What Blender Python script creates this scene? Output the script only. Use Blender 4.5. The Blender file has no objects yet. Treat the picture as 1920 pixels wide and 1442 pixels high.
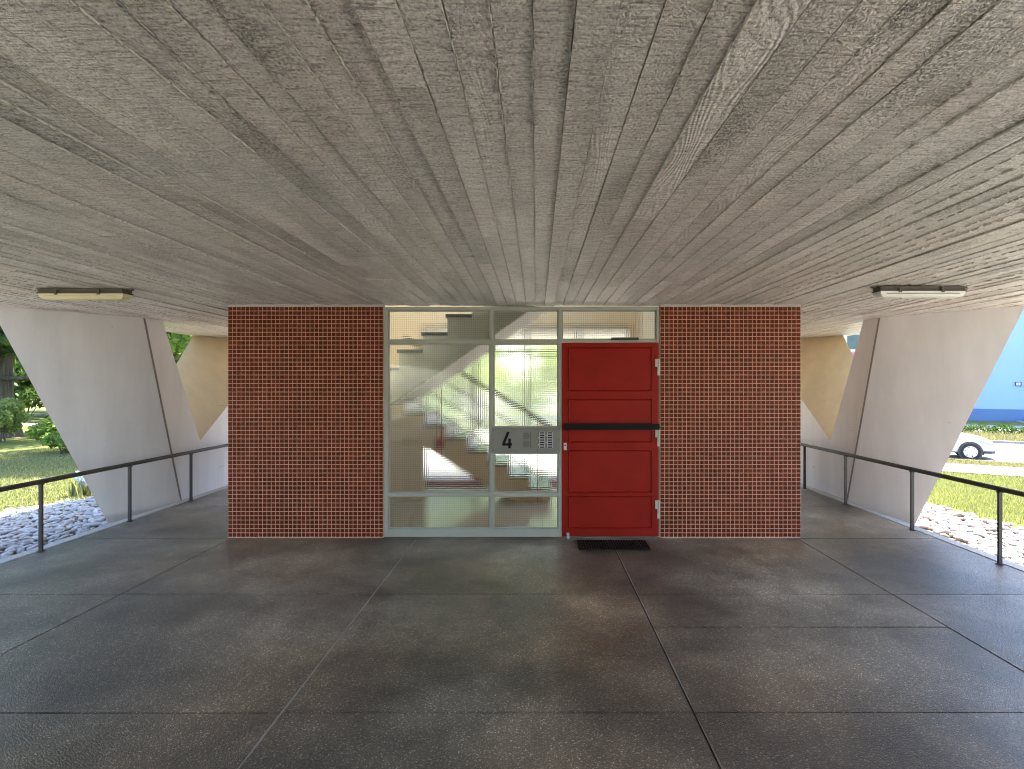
import bpy, bmesh, math, random
import numpy as np
from mathutils import Vector, Matrix

R = math.radians
random.seed(7)
rng = np.random.default_rng(11)
scene = bpy.context.scene
COL = scene.collection

# ------------------------------------------------------------------ camera
EYE = 1.59
cam_d = bpy.data.cameras.new('camera')
cam = bpy.data.objects.new('camera', cam_d)
COL.objects.link(cam)
cam.location = (0, 0, EYE)
cam.rotation_euler = (R(90), 0, 0)
cam_d.sensor_width = 36
cam_d.lens = 18.75
cam_d.shift_x = -0.0234
cam_d.clip_start = 0.05
cam_d.clip_end = 1000
scene.camera = cam

# ------------------------------------------------------------------ light
SUN_AZ, SUN_EL = R(39), R(60)
world = bpy.data.worlds.new('World')
scene.world = world
world.use_nodes = True
wn = world.node_tree
sky = wn.nodes.new('ShaderNodeTexSky')
sky.sky_type = 'NISHITA'
sky.sun_disc = False
sky.sun_elevation = SUN_EL
sky.sun_rotation = SUN_AZ
wn.links.new(sky.outputs[0], wn.nodes['Background'].inputs[0])
wn.nodes['Background'].inputs[1].default_value = 0.13
sun_d = bpy.data.lights.new('sun', 'SUN')
sun_d.energy = 3.2
sun_d.angle = R(0.53)
sun_d.color = (1.0, 0.93, 0.82)
sun = bpy.data.objects.new('sun', sun_d)
COL.objects.link(sun)
sdir = Vector((math.sin(SUN_AZ) * math.cos(SUN_EL), math.cos(SUN_AZ) * math.cos(SUN_EL), math.sin(SUN_EL)))
sun.rotation_euler = sdir.to_track_quat('Z', 'Y').to_euler()
sun.location = (10, 15, 30)

vs = scene.view_settings
vs.view_transform = 'Standard'
vs.look = 'None'
vs.gamma = 1
vs.use_curve_mapping = False
vs.exposure = 3.3
cy = scene.cycles
cy.max_bounces = 8
cy.diffuse_bounces = 5
cy.glossy_bounces = 3
cy.transmission_bounces = 8
cy.transparent_max_bounces = 12
cy.sample_clamp_indirect = 6
cy.use_denoising = True
cy.pixel_filter_type = 'BLACKMAN_HARRIS'
cy.filter_width = 1.1
cy.adaptive_threshold = 0.025


# ------------------------------------------------------------------ material helpers
class NT:
    def __init__(self, name):
        self.m = bpy.data.materials.new(name)
        self.m.use_nodes = True
        self.t = self.m.node_tree
        self.b = self.t.nodes['Principled BSDF']
        self.out = self.t.nodes['Material Output']

    def n(self, typ, **kw):
        nd = self.t.nodes.new('ShaderNode' + typ)
        for k, v in kw.items():
            setattr(nd, k, v)
        return nd

    def l(self, a, b):
        self.t.links.new(a, b)

    def setv(self, sock, v):
        if hasattr(v, 'is_linked') or isinstance(v, bpy.types.NodeSocket):
            self.l(v, sock)
        else:
            sock.default_value = v

    def coord(self, scale=(1, 1, 1), off=None, rot=(0, 0, 0), kind='Object'):
        tc = self.n('TexCoord')
        mp = self.n('Mapping')
        mp.inputs['Scale'].default_value = scale
        mp.inputs['Rotation'].default_value = rot
        self.l(tc.outputs[kind], mp.inputs['Vector'])
        if off is not None:
            self.l(off, mp.inputs['Location'])
        return mp.outputs[0]

    def noise(self, vec, scale, detail=3, rough=0.55, dist=0.0):
        nd = self.n('TexNoise')
        nd.inputs['Scale'].default_value = scale
        nd.inputs['Detail'].default_value = detail
        nd.inputs['Roughness'].default_value = rough
        nd.inputs['Distortion'].default_value = dist
        if vec is not None:
            self.l(vec, nd.inputs['Vector'])
        return nd.outputs[0]

    def voro(self, vec, scale, feature='F1', out=0):
        nd = self.n('TexVoronoi', feature=feature)
        nd.inputs['Scale'].default_value = scale
        self.l(vec, nd.inputs['Vector'])
        return nd.outputs[out]

    def ramp(self, fac, stops, interp='LINEAR'):
        nd = self.n('ValToRGB')
        cr = nd.color_ramp
        cr.interpolation = interp
        while len(cr.elements) < len(stops):
            cr.elements.new(0.5)
        for e, (p, c) in zip(cr.elements, stops):
            e.position = p
            if not isinstance(c, (tuple, list)):
                c = (c, c, c)
            e.color = (*c[:3], 1)
        self.l(fac, nd.inputs[0])
        return nd.outputs[0]

    def mix(self, fac, a, b, mode='MIX'):
        nd = self.n('Mix', data_type='RGBA', blend_type=mode)
        self.setv(nd.inputs[0], fac)
        for s, v in ((nd.inputs[6], a), (nd.inputs[7], b)):
            if isinstance(v, (tuple, list)):
                s.default_value = (*v[:3], 1)
            else:
                self.l(v, s)
        return nd.outputs[2]

    def math(self, op, a, b=None, c=None):
        nd = self.n('Math', operation=op)
        self.setv(nd.inputs[0], a)
        if b is not None:
            self.setv(nd.inputs[1], b)
        if c is not None:
            self.setv(nd.inputs[2], c)
        return nd.outputs[0]

    def bump(self, h, dist=0.01, strength=1.0, normal=None):
        nd = self.n('Bump')
        nd.inputs['Distance'].default_value = dist
        nd.inputs['Strength'].default_value = strength
        self.l(h, nd.inputs['Height'])
        if normal is not None:
            self.l(normal, nd.inputs['Normal'])
        return nd.outputs[0]

    def seed(self):
        a = self.n('Attribute', attribute_name='seed')
        o = self.n('ObjectInfo')
        return self.math('FRACT', self.math('ADD', a.outputs['Fac'], o.outputs['Random']))

    def fin(self, color=None, rough=None, normal=None, metal=None, spec=None):
        if color is not None:
            s = self.b.inputs['Base Color']
            if isinstance(color, (tuple, list)):
                s.default_value = (*color[:3], 1)
            else:
                self.l(color, s)
        if rough is not None:
            self.setv(self.b.inputs['Roughness'], rough)
        if normal is not None:
            self.l(normal, self.b.inputs['Normal'])
        if metal is not None:
            self.b.inputs['Metallic'].default_value = metal
        if spec is not None:
            self.b.inputs['Specular IOR Level'].default_value = spec
        return self.m


def plain(name, color, rough=0.5, metal=0.0, var=0.12, vscale=6.0, bump=0.0, bscale=60.0, spec=0.5):
    t = NT(name)
    v = t.coord()
    n = t.noise(v, vscale, 4)
    c = t.mix(n, tuple(x * (1 - var) for x in color), tuple(min(1, x * (1 + var)) for x in color))
    nrm = None
    if bump:
        nrm = t.bump(t.noise(v, bscale, 3), bump)
    return t.fin(c, rough, nrm, metal, spec)


def mat_ceiling():
    t = NT('board_marked_concrete')
    sd = t.seed()
    off = t.n('CombineXYZ')
    t.l(t.math('MULTIPLY', sd, 37.0), off.inputs[0])
    t.l(t.math('MULTIPLY', sd, 91.0), off.inputs[1])
    v1 = t.coord((1, 1, 1), off.outputs[0])
    vgrain = t.coord((1.0, 0.17, 1.0), off.outputs[0])
    vsaw = t.coord((16, 120, 1), off.outputs[0])
    vdash = t.coord((8, 46, 1), off.outputs[0])
    gr_ = t.noise(vgrain, 7.0, 1, 0.5)                 # warped growth rings
    ring = t.math('SINE', t.math('MULTIPLY', gr_, 130.0))
    saw = t.noise(vsaw, 1.0, 1, 0.5)
    pits = t.noise(v1, 105.0, 2, 0.7)
    dash = t.noise(vdash, 1.0, 2, 0.65)
    big = t.noise(t.coord(), 0.8, 2, 0.5)
    s2 = t.math('FRACT', t.math('MULTIPLY', sd, 7.31))
    ringw = t.ramp(s2, [(0.50, 0.04), (0.75, 0.35), (1.0, 0.75)])
    saww = t.ramp(s2, [(0.0, 1.0), (0.55, 0.6), (1.0, 0.25)])
    dashm = t.ramp(dash, [(0.64, 0.0), (0.71, 1.0)])
    patch = t.ramp(big, [(0.42, 0.12), (0.66, 0.7)])
    hmask = t.ramp(t.noise(t.coord((1.0, 0.45, 1.0), off.outputs[0]), 2.4, 1, 0.5), [(0.60, 0.0), (0.68, 1.0)])
    honey = t.math('MULTIPLY', t.math('MULTIPLY', hmask, 0.75), t.ramp(pits, [(0.42, 1.0), (0.52, 0.0)]))
    dark = t.math('MAXIMUM', t.math('MULTIPLY', dashm, patch), honey)
    base = t.ramp(sd, [(0.0, (0.61, 0.562, 0.54)), (0.35, (0.68, 0.625, 0.603)), (0.65, (0.71, 0.655, 0.632)), (1.0, (0.77, 0.71, 0.685))])
    base = t.mix(1.0, base, t.ramp(gr_, [(0.25, 0.80), (0.75, 1.12)]), 'MULTIPLY')
    base = t.mix(1.0, base, t.ramp(saw, [(0.28, 0.66), (0.45, 0.97), (0.7, 1.14)]), 'MULTIPLY')
    base = t.mix(1.0, base, t.ramp(pits, [(0.28, 0.30), (0.40, 0.80), (0.52, 1.05), (0.70, 1.32)]), 'MULTIPLY')
    base = t.mix(1.0, base, t.ramp(big, [(0.35, (0.97, 0.99, 0.985)), (0.65, (1.04, 1.0, 0.965))]), 'MULTIPLY')
    col = t.mix(t.math('MULTIPLY', dark, 0.62), base, (0.11, 0.10, 0.085))
    h = t.math('MULTIPLY_ADD', ring, t.math('MULTIPLY', ringw, 0.20), t.math('MULTIPLY', saw, saww))
    h = t.math('MULTIPLY_ADD', pits, 0.75, h)
    h = t.math('MULTIPLY_ADD', dark, -0.7, h)
    nrm = t.bump(h, 0.017, 1.0)
    return t.fin(col, 0.42, nrm, spec=0.6)


def mat_floor():
    t = NT('washed_terrazzo')
    v = t.coord()
    vo = t.n('TexVoronoi', feature='F1')
    vo.inputs['Scale'].default_value = 135.0
    t.l(v, vo.inputs['Vector'])
    c1, d1 = vo.outputs[1], vo.outputs[0]
    sp = t.n('SeparateColor')
    t.l(c1, sp.inputs[0])
    chip = t.ramp(sp.outputs[0], [(0.0, (0.11, 0.095, 0.078)), (0.40, (0.215, 0.188, 0.156)), (0.80, (0.32, 0.283, 0.24)), (0.92, (0.52, 0.475, 0.415)), (1.0, (0.80, 0.75, 0.68))])
    edge = t.ramp(d1, [(0.30, 0.0), (0.62, 1.0)])
    col = t.mix(edge, chip, (0.18, 0.155, 0.127))
    big = t.noise(v, 0.75, 4, 0.6)
    st = t.ramp(big, [(0.34, 0.30), (0.46, 0.62), (0.56, 1.0), (0.68, 1.6)])
    col = t.mix(1.0, col, st, 'MULTIPLY')
    mid = t.noise(t.coord((1.0, 0.55, 1)), 2.6, 4, 0.65)
    st2 = t.ramp(mid, [(0.32, 0.66), (0.52, 1.0), (0.70, 1.35)])
    col = t.mix(1.0, col, st2, 'MULTIPLY')
    col = t.mix(1.0, col, (1.10, 1.0, 0.90), 'MULTIPLY')
    warm = t.ramp(t.noise(t.coord((1, 1, 1), None), 0.42, 1), [(0.42, (0.96, 1.0, 1.03)), (0.60, (1.10, 1.0, 0.84))])
    col = t.mix(1.0, col, warm, 'MULTIPLY')
    nrm = t.bump(t.math('SUBTRACT', 1.0, edge), 0.003, 0.9)
    rg = t.ramp(mid, [(0.3, 0.28), (0.7, 0.44)])
    return t.fin(col, rg, nrm, spec=0.5)


def mat_tile():
    t = NT('glazed_red_mosaic')
    sd = t.seed()
    c = t.ramp(sd, [(0.0, (0.092, 0.0155, 0.0045)), (0.5, (0.118, 0.0195, 0.006)), (1.0, (0.155, 0.028, 0.009))])
    w = t.ramp(t.noise(t.coord(), 1.4, 4), [(0.3, 0.82), (0.7, 1.15)])
    c = t.mix(1.0, c, w, 'MULTIPLY')
    nrm = t.bump(t.noise(t.coord(), 70, 2), 0.0012)
    return t.fin(c, t.ramp(sd, [(0, 0.45), (1, 0.6)]), nrm, spec=0.10)


def mat_white_concrete(name, c=(0.72, 0.695, 0.70)):
    t = NT(name)
    v = t.coord()
    n = t.noise(v, 1.6, 5, 0.6)
    streak = t.noise(t.coord((5.0, 5.0, 0.55)), 1.0, 4, 0.6)
    col = t.mix(n, tuple(x * 0.92 for x in c), tuple(min(1, x * 1.08) for x in c))
    col = t.mix(1.0, col, t.ramp(streak, [(0.35, 0.94), (0.65, 1.03)]), 'MULTIPLY')
    pit = t.ramp(t.voro(t.coord((1, 1, 1.8)), 4.2), [(0.02, 1.0), (0.035, 0.0)])
    crack = t.ramp(t.noise(t.coord((1.0, 1.0, 9.0)), 2.6, 3, 0.5), [(0.735, 0.0), (0.75, 1.0)])
    dk = t.math('MAXIMUM', pit, t.math('MULTIPLY', crack, 0.6))
    col = t.mix(t.math('MULTIPLY', dk, 0.75), col, (0.16, 0.14, 0.12))
    h = t.math('SUBTRACT', t.math('ADD', t.math('MULTIPLY', t.noise(v, 55, 3), 0.3), t.math('MULTIPLY', t.noise(v, 5, 3), 0.8)), dk)
    return t.fin(col, 0.72, t.bump(h, 0.004), spec=0.3)


def mat_leaf(name, dark, light, trans=0.35):
    t = NT(name)
    sd = t.seed()
    col = t.ramp(sd, [(0.0, dark), (0.55, tuple((a + b) / 2 for a, b in zip(dark, light))), (1.0, light)])
    t.fin(col, 0.55, spec=0.35)
    tr = t.n('BsdfTranslucent')
    t.l(t.mix(1.0, col, (1.5, 1.6, 0.7), 'MULTIPLY'), tr.inputs[0])
    mx = t.n('MixShader')
    mx.inputs[0].default_value = trans
    t.l(t.b.outputs[0], mx.inputs[1])
    t.l(tr.outputs[0], mx.inputs[2])
    t.l(mx.outputs[0], t.out.inputs[0])
    return t.m


def mat_ground():
    t = NT('lawn_soil')
    v = t.coord()
    n1 = t.noise(v, 1.1, 5, 0.6)
    n2 = t.noise(v, 40, 3, 0.7)
    c = t.ramp(n1, [(0.30, (0.08, 0.10, 0.025)), (0.5, (0.125, 0.145, 0.04)), (0.66, (0.19, 0.185, 0.07)), (0.8, (0.26, 0.22, 0.11))])
    c = t.mix(1.0, c, t.ramp(n2, [(0.3, 0.6), (0.7, 1.3)]), 'MULTIPLY')
    return t.fin(c, 0.9, t.bump(n2, 0.03), spec=0.1)


def mat_glass_patterned(front):
    t = NT('patterned_wire_glass' if front else 'pane_back')
    P = 0.0195
    tc = t.n('TexCoord')
    sp = t.n('SeparateXYZ')
    t.l(tc.outputs['Object'], sp.inputs[0])
    g = t.n('BsdfGlass')
    g.inputs['IOR'].default_value = 1.45
    g.inputs['Roughness'].default_value = 0.0
    if front:
        k = 2 * math.pi / P
        a = 0.046
        sx = t.math('MULTIPLY', t.math('SINE', t.math('MULTIPLY', sp.outputs[0], k)), a)
        sz = t.math('MULTIPLY', t.math('SINE', t.math('MULTIPLY', sp.outputs[2], k)), a)
        ofs = t.n('CombineXYZ')
        t.l(sx, ofs.inputs[0])
        t.l(sz, ofs.inputs[2])
        ge = t.n('NewGeometry')
        ad = t.n('VectorMath', operation='ADD')
        t.l(ge.outputs['Normal'], ad.inputs[0])
        t.l(ofs.outputs[0], ad.inputs[1])
        nm = t.n('VectorMath', operation='NORMALIZE')
        t.l(ad.outputs[0], nm.inputs[0])
        t.l(nm.outputs[0], g.inputs['Normal'])
        # wires cast into the sheet, a fine square mesh
        wx = t.math('ABSOLUTE', t.math('SUBTRACT', t.math('FRACT', t.math('DIVIDE', sp.outputs[0], P)), 0.5))
        wz = t.math('ABSOLUTE', t.math('SUBTRACT', t.math('FRACT', t.math('DIVIDE', sp.outputs[2], P)), 0.5))
        w = t.math('LESS_THAN', t.math('MINIMUM', wx, wz), 0.055)
        df = t.n('BsdfDiffuse')
        df.inputs[0].default_value = (0.12, 0.12, 0.11, 1)
        mx = t.n('MixShader')
        t.l(t.math('MULTIPLY', w, 0.36), mx.inputs[0])
        t.l(g.outputs[0], mx.inputs[1])
        t.l(df.outputs[0], mx.inputs[2])
        t.l(mx.outputs[0], t.out.inputs[0])
    else:
        t.l(g.outputs[0], t.out.inputs[0])
    return t.m


def mat_glass_clear(name, tint=(0.93, 0.97, 0.96)):
    t = NT(name)
    tr = t.n('BsdfTransparent')
    tr.inputs[0].default_value = (*tint, 1)
    gl = t.n('BsdfGlossy')
    gl.inputs['Roughness'].default_value = 0.03
    fr = t.n('Fresnel')
    fr.inputs[0].default_value = 1.4
    mx = t.n('MixShader')
    t.l(fr.outputs[0], mx.inputs[0])
    t.l(tr.outputs[0], mx.inputs[1])
    t.l(gl.outputs[0], mx.inputs[2])
    t.l(mx.outputs[0], t.out.inputs[0])
    return t.m


def mat_pebble():
    t = NT('river_pebbles')
    sd = t.seed()
    c = t.ramp(sd, [(0.0, (0.26, 0.25, 0.245)), (0.35, (0.35, 0.335, 0.328)), (0.7, (0.43, 0.41, 0.40)), (0.86, (0.38, 0.32, 0.29)), (0.95, (0.32, 0.23, 0.19)), (1.0, (0.15, 0.135, 0.13))])
    n = t.noise(t.coord(), 30, 4, 0.6)
    c = t.mix(1.0, c, t.ramp(n, [(0.3, 0.86), (0.7, 1.08)]), 'MULTIPLY')
    return t.fin(c, 0.6, t.bump(n, 0.003), spec=0.35)


def mat_bark():
    t = NT('bark')
    n = t.noise(t.coord((9, 9, 1.3)), 1.0, 5, 0.65, 0.4)
    c = t.ramp(n, [(0.3, (0.03, 0.027, 0.022)), (0.7, (0.13, 0.115, 0.09))])
    return t.fin(c, 0.9, t.bump(n, 0.05), spec=0.15)


M = {}
M['ceil'] = mat_ceiling()
M['joint'] = plain('joint_shadow_concrete', (0.17, 0.165, 0.15), 0.85, bump=0.004)
M['ridge'] = plain('concrete_ridge', (0.50, 0.48, 0.43), 0.6, var=0.25, vscale=20, bump=0.003, bscale=150)
M['floor'] = mat_floor()
M['bed'] = plain('joint_bed', (0.05, 0.047, 0.042), 0.9, var=0.3)
M['kerbstrip'] = plain('pale_edge_concrete', (0.40, 0.385, 0.36), 0.8, var=0.2, bump=0.003)
M['tile'] = mat_tile()
M['grout'] = plain('pink_grout', (0.66, 0.40, 0.30), 0.8, var=0.25, vscale=5, bump=0.002)
M['frame'] = plain('grey_green_frame_paint', (0.33, 0.33, 0.29), 0.5, var=0.08, bump=0.0012, bscale=80, spec=0.3)
M['plate'] = plain('brushed_intercom_plate', (0.20, 0.20, 0.185), 0.42, metal=0.35, var=0.1)
M['black'] = plain('black_paint', (0.006, 0.006, 0.006), 0.6, var=0.1, spec=0.15)
M['red'] = plain('red_door_paint', (0.235, 0.011, 0.006), 0.45, var=0.2, vscale=4, bump=0.0015, bscale=90, spec=0.12)
M['hinge'] = plain('cream_hinge_paint', (0.52, 0.47, 0.41), 0.5, var=0.12)
M['white'] = mat_white_concrete('white_column_concrete')
M['tan'] = mat_white_concrete('tan_concrete', (0.70, 0.56, 0.35))  # tan tone for the faces inside the V
M['edge'] = plain('dark_edge_concrete', (0.22, 0.185, 0.165), 0.8, var=0.25, vscale=18, bump=0.003)
M['slab'] = mat_white_concrete('slab_concrete', (0.55, 0.53, 0.5))
M['rail'] = plain('dark_handrail_paint', (0.05, 0.043, 0.043), 0.5, var=0.2, vscale=12, spec=0.25)
M['glassA'] = mat_glass_patterned(True)
M['glassB'] = mat_glass_patterned(False)
M['clear'] = mat_glass_clear('clear_glass')
def mat_obscured():
    t = NT('obscured_rear_glass')
    tr = t.n('BsdfTransparent')
    tr.inputs[0].default_value = (0.95, 0.97, 0.95, 1)
    tl = t.n('BsdfTranslucent')
    tl.inputs[0].default_value = (0.93, 0.95, 0.93, 1)
    mx = t.n('MixShader')
    mx.inputs[0].default_value = 0.16
    t.l(tr.outputs[0], mx.inputs[1])
    t.l(tl.outputs[0], mx.inputs[2])
    t.l(mx.outputs[0], t.out.inputs[0])
    return t.m


M['obscured'] = mat_obscured()
M['wallin'] = plain('ochre_wall_paint', (0.70, 0.54, 0.32), 0.75, var=0.07, bump=0.002)
M['cream'] = plain('cream_wall_paint', (0.66, 0.60, 0.48), 0.75, var=0.06, bump=0.002)
M['stairside'] = plain('brown_stair_side', (0.68, 0.53, 0.34), 0.6, var=0.1, bump=0.002)
M['stairgrey'] = plain('grey_stair_string', (0.42, 0.41, 0.34), 0.6, var=0.1, bump=0.002)
M['soffit'] = plain('pale_soffit', (0.78, 0.73, 0.69), 0.7, var=0.06)
M['tread'] = plain('dark_tread', (0.10, 0.095, 0.085), 0.25, var=0.2, vscale=30)
M['hallfloor'] = plain('hall_stone_floor', (0.50, 0.46, 0.40), 0.12, var=0.15, vscale=4)
M['redpost'] = plain('dark_red_metal', (0.33, 0.025, 0.022), 0.45)
M['pebble'] = mat_pebble()
M['ground'] = mat_ground()
M['soil'] = plain('bare_soil', (0.27, 0.21, 0.155), 0.95, var=0.3, vscale=8, bump=0.02, bscale=40, spec=0.1)
M['grass'] = mat_leaf('grass_blades', (0.125, 0.14, 0.06), (0.31, 0.295, 0.16), 0.3)
M['drygrass'] = mat_leaf('dry_grass', (0.16, 0.145, 0.07), (0.33, 0.28, 0.17), 0.25)
M['leafA'] = mat_leaf('leaves_mid', (0.06, 0.115, 0.025), (0.23, 0.31, 0.08), 0.45)
M['leafB'] = mat_leaf('leaves_dark', (0.018, 0.045, 0.010), (0.075, 0.13, 0.025), 0.35)
M['leafC'] = mat_leaf('leaves_pale', (0.11, 0.16, 0.05), (0.30, 0.36, 0.15), 0.45)
M['leafD'] = mat_leaf('leaves_yellow_green', (0.26, 0.34, 0.10), (0.46, 0.52, 0.22), 0.5)
M['bluepetal'] = mat_leaf('blue_petals', (0.30, 0.36, 0.62), (0.55, 0.6, 0.8), 0.3)
M['bark'] = mat_bark()
M['paving'] = plain('pale_paving', (0.36, 0.34, 0.31), 0.85, var=0.2, vscale=0.9, bump=0.004)
M['bounce_paving'] = plain('sunlit_concrete_paving', (0.50, 0.455, 0.40), 0.85, var=0.12, vscale=0.9, bump=0.004)
M['road'] = plain('sunlit_asphalt', (0.16, 0.155, 0.15), 0.85, var=0.15, vscale=1.2, bump=0.006)
M['kerb'] = plain('granite_kerb', (0.26, 0.24, 0.24), 0.8, var=0.2, vscale=6)
M['blue'] = plain('shade_blue_render', (0.25, 0.36, 0.60), 0.85, var=0.06, vscale=0.5)  # blue cast of the shaded front put into the wall colour
M['blueplinth'] = plain('shade_blue_plinth', (0.085, 0.15, 0.29), 0.85, var=0.1, vscale=0.7)  # darker base, same blue shade cast in its colour
M['bwhite'] = plain('white_render', (0.74, 0.74, 0.75), 0.8, var=0.05)
M['pinkred'] = plain('red_parapet_panel', (0.52, 0.16, 0.22), 0.7, var=0.06)
M['winglass'] = plain('window_glass', (0.05, 0.09, 0.085), 0.3, var=0.5, vscale=1.5, spec=0.4)
M['bluepane'] = plain('light_blue_pane', (0.22, 0.50, 0.72), 0.6, var=0.06)  # plain light blue for window panes
M['carpaint'] = plain('white_car_paint', (0.72, 0.74, 0.78), 0.22, var=0.02)
M['carglass'] = plain('car_glass', (0.02, 0.025, 0.03), 0.05, spec=0.8)
M['tyre'] = plain('tyre_rubber', (0.016, 0.016, 0.017), 0.8)
M['alloy'] = plain('silver_wheel', (0.55, 0.56, 0.58), 0.35, metal=0.6)
M['lamp'] = plain('headlamp_glass', (0.30, 0.36, 0.44), 0.1, spec=0.9)
M['plasticdark'] = plain('dark_plastic', (0.03, 0.03, 0.033), 0.5)
M['lampyellow'] = plain('yellowed_diffuser', (0.62, 0.56, 0.32), 0.35, var=0.08, vscale=9)
M['lampwhite'] = plain('frosted_diffuser', (0.62, 0.62, 0.60), 0.3, var=0.06, vscale=9)
M['lampbase'] = plain('brown_lamp_housing', (0.075, 0.062, 0.05), 0.6)
M['flyover'] = plain('grey_number_plate', (0.6, 0.62, 0.66), 0.5)


# ------------------------------------------------------------------ geometry helpers
class MB:
    def __init__(self):
        self.v, self.f, self.mi, self.sd = [], [], [], []

    def add(self, verts, faces, mi=0, seed=None):
        o = len(self.v)
        self.v += [tuple(p) for p in verts]
        self.f += [tuple(i + o for i in fc) for fc in faces]
        self.mi += [mi] * len(faces)
        self.sd += [seed if seed is not None else 0.0] * len(faces)

    def box(self, x0, x1, y0, y1, z0, z1, mi=0, seed=None):
        v = [(x0, y0, z0), (x1, y0, z0), (x1, y1, z0), (x0, y1, z0), (x0, y0, z1), (x1, y0, z1), (x1, y1, z1), (x0, y1, z1)]
        f = [(0, 3, 2, 1), (4, 5, 6, 7), (0, 1, 5, 4), (1, 2, 6, 5), (2, 3, 7, 6), (3, 0, 4, 7)]
        self.add(v, f, mi, seed)
        return self

    def ring(self, a, b, mi=0, caps=True):
        """two equal rings of points bridged into a solid"""
        n = len(a)
        f = [(i, (i + 1) % n, n + (i + 1) % n, n + i) for i in range(n)]
        if caps:
            f += [tuple(reversed(range(n))), tuple(range(n, 2 * n))]
        self.add(list(a) + list(b), f, mi)
        return self

    def patch(self, a, b, c, d, n=14, mi=0):
        """bilinear patch a-b-c-d as a fine grid of its own"""
        a, b, c, d = map(Vector, (a, b, c, d))
        V = []
        for j in range(n + 1):
            for i in range(n + 1):
                u, v = i / n, j / n
                V.append((a * (1 - u) + b * u) * (1 - v) + (d * (1 - u) + c * u) * v)
        F = [(j * (n + 1) + i, j * (n + 1) + i + 1, (j + 1) * (n + 1) + i + 1, (j + 1) * (n + 1) + i) for j in range(n) for i in range(n)]
        self.add(V, F, mi)
        return self

    def tube(self, p0, p1, r0, r1=None, n=10, mi=0, caps=True):
        r1 = r0 if r1 is None else r1
        p0, p1 = Vector(p0), Vector(p1)
        d = (p1 - p0).normalized()
        u = d.orthogonal().normalized()
        w = d.cross(u)
        a = [p0 + (u * math.cos(2 * math.pi * i / n) + w * math.sin(2 * math.pi * i / n)) * r0 for i in range(n)]
        b = [p1 + (u * math.cos(2 * math.pi * i / n) + w * math.sin(2 * math.pi * i / n)) * r1 for i in range(n)]
        return self.ring(a, b, mi, caps)

    def prism_y(self, poly, y0, y1, mi=0):
        """polygon in x,z extruded along y"""
        return self.ring([(x, y0, z) for x, z in poly], [(x, y1, z) for x, z in poly], mi)

    def build(self, name, mats, parent=None, smooth=False, bevel=0.0, kind=None, fix=True):
        me = bpy.data.meshes.new(name)
        me.from_pydata(self.v, [], self.f)
        if not isinstance(mats, (list, tuple)):
            mats = [mats]
        for m in mats:
            me.materials.append(m)
        if len(mats) > 1:
            me.polygons.foreach_set('material_index', self.mi)
        if any(self.sd):
            at = me.attributes.new('seed', 'FLOAT', 'FACE')
            at.data.foreach_set('value', self.sd)
        if smooth:
            me.polygons.foreach_set('use_smooth', [True] * len(me.polygons))
        if fix:
            bm = bmesh.new()
            bm.from_mesh(me)
            bmesh.ops.recalc_face_normals(bm, faces=bm.faces)
            if bevel:
                bmesh.ops.bevel(bm, geom=list(bm.edges), offset=bevel, segments=2, affect='EDGES', clamp_overlap=True)
            bm.to_mesh(me)
            bm.free()
        me.update()
        o = bpy.data.objects.new(name, me)
        COL.objects.link(o)
        if parent is not None:
            o.parent = parent
            o.matrix_parent_inverse = parent.matrix_basis.inverted()
        if kind:
            o['kind'] = kind
        return o


def np_obj(name, V, F, mat, seeds=None, parent=None, kind=None, smooth=False):
    """fast mesh from arrays; F is (n,3) or (n,4)"""
    me = bpy.data.meshes.new(name)
    n, k = F.shape
    me.vertices.add(len(V))
    me.vertices.foreach_set('co', np.asarray(V, dtype=np.float32).ravel())
    me.loops.add(n * k)
    me.loops.foreach_set('vertex_index', F.astype(np.int32).ravel())
    me.polygons.add(n)
    me.polygons.foreach_set('loop_start', np.arange(0, n * k, k, dtype=np.int32))
    me.polygons.foreach_set('loop_total', np.full(n, k, dtype=np.int32))
    if smooth:
        me.polygons.foreach_set('use_smooth', np.ones(n, dtype=bool))
    me.update(calc_edges=True)
    if seeds is not None:
        at = me.attributes.new('seed', 'FLOAT', 'FACE')
        at.data.foreach_set('value', np.asarray(seeds, dtype=np.float32))
    me.materials.append(mat)
    o = bpy.data.objects.new(name, me)
    COL.objects.link(o)
    if parent is not None:
        o.parent = parent
        o.matrix_parent_inverse = parent.matrix_basis.inverted()
    if kind:
        o['kind'] = kind
    return o


def tag(o, label=None, cat=None, group=None, kind=None):
    if label:
        o['label'] = label
    if cat:
        o['category'] = cat
    if group:
        o['group'] = group
    if kind:
        o['kind'] = kind
    return o


def empty(name, loc=(0, 0, 0)):
    o = bpy.data.objects.new(name, None)
    o.location = loc
    o.empty_display_size = 0.2
    COL.objects.link(o)
    return o


XC = -0.30                      # centre line of the undercroft
CEIL = 2.42
YF = 5.54                       # front of the entrance block
SLAB_X0, SLAB_X1, SLAB_Y0, SLAB_Y1 = -5.80, 5.30, -20.0, 10.75
BX0, BX1, BY1 = -3.20, 2.75, 8.55      # entrance block
HX0, HX1, HY0 = -2.98, 1.62, 5.62      # stairwell interior


def project(x, y, z):
    """photo pixel of a point"""
    return 1005 + 1000 * x / y, 720 - 1000 * (z - EYE) / y


# ------------------------------------------------------------------ ground
SN = Vector((0.519, 0.854))     # away from the street
ST = Vector((0.854, -0.519))    # along the street


def sstep(a, b, x):
    t = min(1, max(0, (x - a) / (b - a)))
    return t * t * (3 - 2 * t)


def gz(x, y):
    d = SN.x * x + SN.y * y
    return -0.22 - 1.14 * sstep(14.0, 24.5, d) * sstep(3.0, 9.0, x)


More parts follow.
